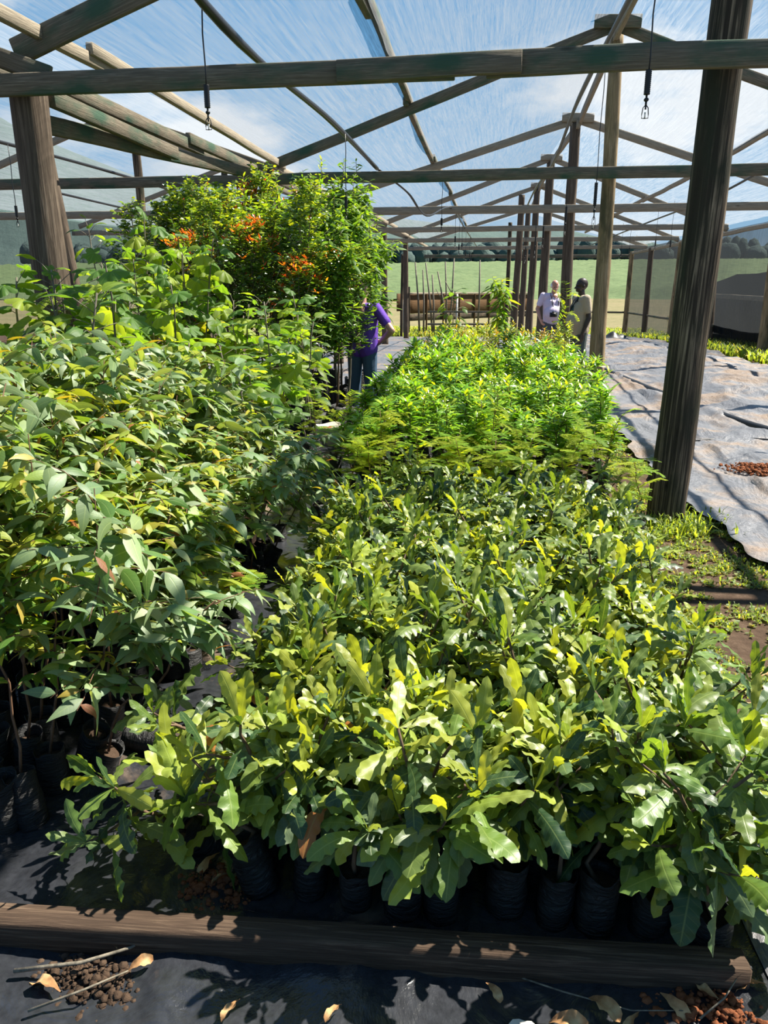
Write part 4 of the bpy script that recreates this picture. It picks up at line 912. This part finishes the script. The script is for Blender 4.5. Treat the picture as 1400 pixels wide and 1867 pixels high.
def mat_dry():
    m, nt, out = newmat('dry_leaf'); f = tex(nt, nscale=25); finish(nt, out, ramp(nt, f, [(.3, (.13, .055, .022)), (.55, (.32, .17, .07)), (.8, (.52, .36, .18))]), .8, f, .5, .004); return m
M['dry'] = mat_dry()
lr = random.Random(3); dry = []
RN = np.random.default_rng(77)
for i in range(4):
    g = G(); leaf(g, np.zeros(3), 0, .5, -.7, .085, .034, 'wavy', (0, 0, 0), 12, 4, -.5, .12, 3, .3, .12, RN.normal(0, .5)); dry.append(g.mesh('dry_leaf', False)); dry[-1].materials.append(M['dry'])
spots = [(-.92, 1.50, 'leaning on the front of the log at left'), (.20, 1.44, 'curled one near the white scrap'), (.50, 1.42, 'at the bottom edge, right of centre'), (.68, 1.46, 'in the bottom right corner'), (.75, 1.62, 'by the sawn end of the log'), (-.55, 1.40, 'small one before the log, left of centre'), (1.05, 1.9, 'on red soil by the folded strip'), (1.2, 2.7, 'torn one at the edge of the weeds'), (-1.0, 1.36, 'at bottom left corner of the picture'), (-.86, 1.44, 'on soil before the log, lower left'), (-.7, 1.80, 'behind the log left of the first bag'), (-.62, 1.74, 'close behind the log'), (-.77, 1.88, 'on the brown litter left of the bed'),
 (.42, 1.50, 'below the log at right, curled upright'), (.48, 1.56, 'pale one below the log near its right end'), (.55, 1.47, 'lying on the red soil below the log'), (.30, 1.52, 'thin one on dark sheet below the log'), (.62, 1.56, 'directly under the right end of the log'),
 (.05, 1.53, 'single brown one on dark sheet under the log'), (-.30, 1.42, 'lying before the middle of the log'), (.98, 2.35, 'on the red soil by the plastic strip'), (1.15, 3.0, 'orange one among the weeds at right'), (1.3, 3.3, 'pale one among the weeds, higher right')]
for i, (x, y, w) in enumerate(spots):
    o = bpy.data.objects.new('dry_leaf', dry[i % 4]); C.objects.link(o); o.location = (x, y, .05 + (.0 if x < .9 else .0)); o.rotation_euler = (lr.uniform(-.4, .4), lr.uniform(-.3, .3), lr.uniform(0, 6.28)); s = lr.uniform(.7, 1.25); o.scale = (s, s, s)
    tag(o, f'dry curled brown leaf {w}', 'leaf', 'fallen dry leaves')
g = G(); leaf(g, np.zeros(3), 0, .2, -.3, .09, .06, 'ovate', (0, 0, 0), 6, 4, .3, .1, 2, 0); o = g.build('paper_scrap', M['white_plastic'], attrs=False); o.location = (.10, 1.42, .045); tag(o, 'white crumpled scrap on dark sheet at the bottom edge', 'paper scrap')
def twig(pts, r, label): g = G(); tube(g, pts, np.linspace(r, r * .5, len(pts)), 6); tag(g.build('twig', M['bark_grey'], attrs=False), label, 'twig')
twig([(-1.15, 1.40, .05), (-.98, 1.43, .07), (-.88, 1.50, .06), (-.84, 1.56, .05)], .006, 'forked dry twig lying in bottom left corner')
twig([(-1.05, 1.30, .05), (-.93, 1.36, .07), (-.86, 1.44, .05)], .004, 'thin dry twig crossing below the forked twig, bottom left')
twig([(.12, 1.58, .03), (.24, 1.53, .05), (.40, 1.50, .05), (.56, 1.53, .04)], .0025, 'long thin pale stalk lying in front of the log, right half')
twig([(.56, 1.50, .05), (.62, 1.53, .09), (.66, 1.58, .10)], .003, 'short arched stalk under the right end of the log')
twig([(-1.2, 1.9, .03), (-1.1, 1.93, .05), (-1.02, 1.97, .04), (-.95, 2.05, .03)], .003, 'pale thin stalk lying on shiny sheet left of front bed')
twig([(2.35, 5.9, .09), (2.3, 5.5, .1), (2.42, 5.2, .09)], .006, 'pale crooked twig on grey sheet right of nearest post')
# fallen, empty-looking bag beside left bed
fb = empty('fallen_polybag', (-1.33, 2.42, .065), .3); make_bag(.05, .2, fb, 31, .3); fb.rotation_euler = (R(90), 0, R(80)); tag(fb, 'black bag of soil lying on its side on the path', 'bag')
for i, (x, y) in enumerate(((-1.52, 1.93), (-1.72, 1.86))):
    q = empty('soil_filled_polybag', (x, y, .012), i); make_bag(.055, .2, q, 41 + i, .2); tag(q, ('black soil-filled bag at the near corner of left bed', 'black soil-filled bag at left frame edge')[i], 'bag')
#@@PEOPLE
# ================================================================ people
def plainmat(name, col, rough=.6, spec=.3, scale=60):
    m, nt, out = newmat(name); f = tex(nt, nscale=scale, detail=3); w = tex(nt, nscale=5, detail=4, dist=.6)
    finish(nt, out, mixc(nt, f, [c * .88 for c in col], [min(1, c * 1.1) for c in col]), rough, w, .5, .03, spec); return m
def cap(bm, p0, p1, r0, r1, sq=(1, 1)):
    """tapered rounded limb segment"""
    b2 = bmesh.new()
    for p, r in ((p0, r0), (p1, r1)):
        bmesh.ops.create_icosphere(b2, subdivisions=2, radius=r, matrix=Matrix.Translation(Vector(p)))
    bmesh.ops.convex_hull(b2, input=b2.verts[:])
    inner = [v for v in b2.verts if not v.link_faces]
    bmesh.ops.delete(b2, geom=inner, context='VERTS')
    me = bpy.data.meshes.new('t'); b2.to_mesh(me); b2.free(); bm.from_mesh(me); bpy.data.meshes.remove(me)
def ell(bm, c, r, rot=None):
    m = Matrix.Translation(Vector(c)) @ (rot.to_4x4() if rot else Matrix()) @ Matrix.Diagonal((r[0], r[1], r[2], 1))
    bmesh.ops.create_uvsphere(bm, u_segments=20, v_segments=14, radius=1, matrix=m)
def skin_obj(name, bm, mat, par, vox=.009, sm=4):
    o = obj_bm(name, bm, mat, par, True); r = o.modifiers.new('remesh', 'REMESH'); r.mode = 'VOXEL'; r.voxel_size = vox; r.use_smooth_shade = True
    s = o.modifiers.new('smooth', 'SMOOTH'); s.factor = .5; s.iterations = sm; return o
def hand(bm, wrist, d, palm_n, curl=.5, s=1.0, thumb=1):
    d = Vector(d).normalized(); n = Vector(palm_n).normalized(); side = d.cross(n).normalized() * thumb; w = Vector(wrist)
    for k in range(4):
        off = (k - 1.5) * .021 * s; base = w + d * .085 * s - side * off
        cap(bm, w + d * .01 * s - side * off * .6, base, .015 * s, .012 * s)
        L = (.078, .088, .082, .064)[k] * s; a = curl; p = base; dr = d.copy()
        for seg, r in ((.45, .0098), (.32, .0090), (.23, .0082)):
            dr = (dr * math.cos(a * .8) + n * math.sin(a * .8)).normalized(); q = p + dr * L * seg; cap(bm, p, q, r * s, r * s * .93); p = q
    t0 = w + d * .025 * s + side * .025 * s; t1 = t0 + (d * .6 + side * .7 + n * .3).normalized() * .04 * s; t2 = t1 + (d * .85 + side * .2 + n * .4).normalized() * .032 * s
    cap(bm, t0, t1, .014 * s, .011 * s); cap(bm, t1, t2, .011 * s, .009 * s)
def person(loc, rz, label, skin, hair, top, trousers, J, belly=.0, wide=1.0, bald=False, head_rot=(0, 0, 0), scale=1.0, hcurl=.5):
    """faces -Y; J holds elbows, wrists, hand directions, knees and ankles"""
    root = empty('person', loc, rz); root.scale = (scale,) * 3; tag(root, label, 'person')
    sk = plainmat('skin', skin, .42, .5, 30); b = bmesh.new(); W_ = wide
    sh = [Vector((-.185 * W_, .01, 1.43)), Vector((.185 * W_, .01, 1.43))]; hp = [Vector((-.095, .01, .93)), Vector((.095, .01, .93))]
    cap(b, (0, .015, 1.30), (0, .02, 1.38), .13, .12); cap(b, (-.06 * W_, .01, 1.28), (.06 * W_, .01, 1.28), .115, .115); cap(b, (-.13 * W_, .015, 1.41), (.13 * W_, .015, 1.41), .062, .062)
    cap(b, (0, .01, 1.0), (0, .0, 1.25), .13 + belly * .5, .13); cap(b, (-.07, .01, .94), (.07, .01, .94), .11, .11)
    if belly: ell(b, (0, -.04 - belly * .3, 1.08), (.15 * W_, .12 + belly, .15))
    cap(b, (0, .02, 1.42), (0, -.0, 1.54), .062, .055)
    Hm = Matrix.Rotation(head_rot[2], 3, 'Z') @ Matrix.Rotation(head_rot[0], 3, 'X') @ Matrix.Rotation(head_rot[1], 3, 'Y'); nb = Vector((0, 0, 1.54))
    hpnt = lambda x, y, z: nb + Hm @ Vector((x, y, z))
    ell(b, hpnt(0, .012, .115), (.076, .096, .098), Hm); ell(b, hpnt(0, -.025, .055), (.058, .066, .062), Hm); ell(b, hpnt(0, -.07, .015), (.026, .022, .018), Hm)
    cap(b, hpnt(0, -.092, .085), hpnt(0, -.112, .058), .009, .013); ell(b, hpnt(.011, -.1, .052), (.008, .009, .007)); ell(b, hpnt(-.011, -.1, .052), (.008, .009, .007))
    for s in (-1, 1):
        cap(b, hpnt(.012 * s, -.084, .108), hpnt(.042 * s, -.074, .108), .010, .009); ell(b, hpnt(.078 * s, .01, .075), (.010, .018, .030), Hm); ell(b, hpnt(.04 * s, -.055, .055), (.02, .02, .018), Hm)
    cap(b, hpnt(-.018, -.085, .030), hpnt(.018, -.085, .030), .008, .008); cap(b, hpnt(-.014, -.084, .018), hpnt(.014, -.084, .018), .008, .008)
    for i in (0, 1):
        s = (-1, 1)[i]; el_, wr_ = Vector(J['elbow'][i]), Vector(J['wrist'][i])
        cap(b, sh[i], el_, .052, .040); cap(b, el_, el_.lerp(wr_, .35), .041, .040); cap(b, el_.lerp(wr_, .35), wr_, .040, .026)
        hd = J.get('hand', [(wr_ - el_)] * 2)[i]; hand(b, wr_, hd, J.get('palm', [(-s, 0, 0)] * 2)[i], hcurl, 1.0, J.get('thumb', (1, 1))[i])
        kn, an = Vector(J['knee'][i]), Vector(J['ankle'][i]); cap(b, hp[i], kn, .088, .055); cap(b, kn, kn.lerp(an, .35), .056, .054); cap(b, kn.lerp(an, .35), an, .052, .036)
        cap(b, an + Vector((0, .03, -.03)), an + Vector((.02 * s, -.15, -.05)), .035, .03)
    skin_obj('body', b, sk, root, .0075, 3)
    # eyes
    for s in (-1, 1):
        q = bmesh.new(); ell(q, hpnt(.028 * s, -.079, .090), (.010, .007, .005)); obj_bm('eye', q, M['black'], root, True)
    if hair is not None:
        b = bmesh.new(); hm = plainmat('hair', hair, .8, .2, 120)
        if bald:
            for s in (-1, 1): ell(b, hpnt(.064 * s, .022, .10), (.026, .062, .046), Hm)
            ell(b, hpnt(0, .070, .105), (.068, .042, .062), Hm)
        else: ell(b, hpnt(0, .03, .135), (.084, .094, .09), Hm); ell(b, hpnt(0, .06, .08), (.072, .06, .08), Hm)
        skin_obj('hair', b, hm, root, .008, 3)
    # shirt: torso, sleeves, hem
    tm = plainmat('shirt_cloth', top, .8, .2); b = bmesh.new(); g_ = .024
    cap(b, (-.07 * W_, .012, 1.28), (.07 * W_, .012, 1.28), .115 + g_, .115 + g_); cap(b, (-.135 * W_, .015, 1.405), (.135 * W_, .015, 1.405), .062 + g_, .062 + g_); cap(b, (0, .015, 1.36), (0, .02, 1.41), .12, .085)
    for x in (-.075, .075): cap(b, (x, .01, .93), (x * .8, .005, 1.24), .105 + g_, .12 + belly * .3 + g_)
    if belly: ell(b, (0, -.045 - belly * .35, 1.08), (.18 * W_, .14 + belly, .17))
    for i in (0, 1):
        el_ = Vector(J['elbow'][i]); cap(b, sh[i], sh[i].lerp(el_, .62), .074, .064)
    bmesh.ops.delete(b, geom=[], context='VERTS')
    so = skin_obj('shirt', b, tm, root, .010, 3)
    # trousers
    jm = plainmat('trouser_cloth', trousers, .85, .15); b = bmesh.new(); cap(b, (-.07, .01, .95), (.07, .01, .95), .118, .118)
    for i in (0, 1):
        kn, an = Vector(J['knee'][i]), Vector(J['ankle'][i]); cap(b, hp[i] + Vector((0, 0, -.02)), kn, .103, .080); cap(b, kn, an + Vector((0, 0, .02)), .080, .066)
    skin_obj('trousers', b, jm, root, .010, 3)
    for i in (0, 1):
        an = Vector(J['ankle'][i]); s = (-1, 1)[i]; b = bmesh.new(); cap(b, an + Vector((0, .045, -.045)), an + Vector((.02 * s, -.15, -.055)), .045, .038); cap(b, an + Vector((0, .02, 0)), an + Vector((0, .03, -.05)), .05, .05); skin_obj('shoe', b, M['black'], root, .009, 2)
    return root
def strap(par, pts, r, mat, name='strap'):
    g = G(); tube(g, pts, r, 6); return g.build(name, mat, par, False)
STAND = {'knee': [(-.11, 0, .50), (.11, 0, .50)], 'ankle': [(-.12, .02, .09), (.12, .02, .09)]}
# man in khaki, turned towards the man with the camera
pk = person((1.40, 13.15, ground_z(0, 13.15) + .012), R(-72), 'man in khaki t-shirt and grey trousers standing left of the tan post', (.030, .018, .013), None, (.40, .33, .24), (.085, .10, .095),
       dict(STAND, elbow=[(-.25, .07, 1.14), (.25, .05, 1.14)], wrist=[(-.25, -.03, .90), (.24, -.04, .90)], hand=[(0, -.1, -1), (0, -.1, -1)], palm=[(1, 0, 0), (-1, 0, 0)], thumb=(1, -1)), belly=.03, wide=1.05, head_rot=(.05, 0, 0), hcurl=.45)
strap(pk, [(-.045, .085, 1.47), (-.07, .0, 1.475), (-.05, -.10, 1.40), (-.02, -.155, 1.30), (0, -.17, 1.22)], .008, M['black'])
strap(pk, [(.045, .085, 1.47), (.07, .0, 1.475), (.05, -.10, 1.40), (.02, -.155, 1.30), (0, -.17, 1.22)], .008, M['black'])
b = bmesh.new(); ell(b, (-.02, -.128, 1.285), (.062, .028, .05)); ell(b, (.03, -.135, 1.25), (.04, .028, .035)); obj_bm('shirt_print', b, plainmat('dark_print', (.03, .06, .06)), pk, True)
# white-haired man behind the brown post
pw = person((1.28, 17.3, ground_z(0, 17.3) + .012), R(12), 'white-haired man in lilac shirt with a camera, half behind a post', (.48, .24, .17), (.75, .73, .70), (.66, .56, .72), (.10, .11, .13),
       dict(STAND, elbow=[(-.33, .06, 1.16), (.33, .06, 1.16)], wrist=[(-.30, -.12, .95), (.30, -.12, .95)], hand=[(.2, -.5, -.7), (-.2, -.5, -.7)], palm=[(1, 0, 0), (-1, 0, 0)], thumb=(1, -1)), belly=.07, wide=1.25, bald=True, head_rot=(.30, 0, 0), scale=1.0)
for s in (-1, 1): strap(pw, [(.05 * s, .09, 1.48), (.085 * s, .0, 1.49), (.085 * s, -.11, 1.40), (.06 * s, -.17, 1.25), (.03 * s, -.22, 1.10)], .009, M['black'])
cm = empty('camera', (1.27, 17.03, 1.02), R(12)); tag(cm, 'black camera hanging on the chest of the white-haired man', 'camera')
g = G(); boxg(g, -.07, .07, -.03, .03, -.045, .045); boxg(g, -.025, .025, -.025, .025, .045, .068); g.build('body', M['black'], cm, False, False)
g = G(); tube(g, [(0, -.03, 0), (0, -.05, 0), (0, -.09, 0)], [.036, .036, .034], 16); g.build('lens', M['black'], cm, False)
# person in purple beside the tall bushes
pp_ = person((-1.56, 9.45, ground_z(0, 9.4) + .012), R(165), 'person in purple shirt and jeans, hand on hip, hidden by tall bushes', (.50, .27, .20), (.06, .04, .03), (.12, .05, .36), (.06, .10, .16),
       dict(STAND, elbow=[(-.42, .06, 1.17), (.30, .05, 1.15)], wrist=[(-.20, -.10, 1.02), (.24, -.16, 1.05)], hand=[(.8, -.2, -.3), (-.3, -.8, 0)], palm=[(.3, 1, 0), (-1, 0, 0)], thumb=(1, -1)), wide=1.0, scale=.98, hcurl=.6)
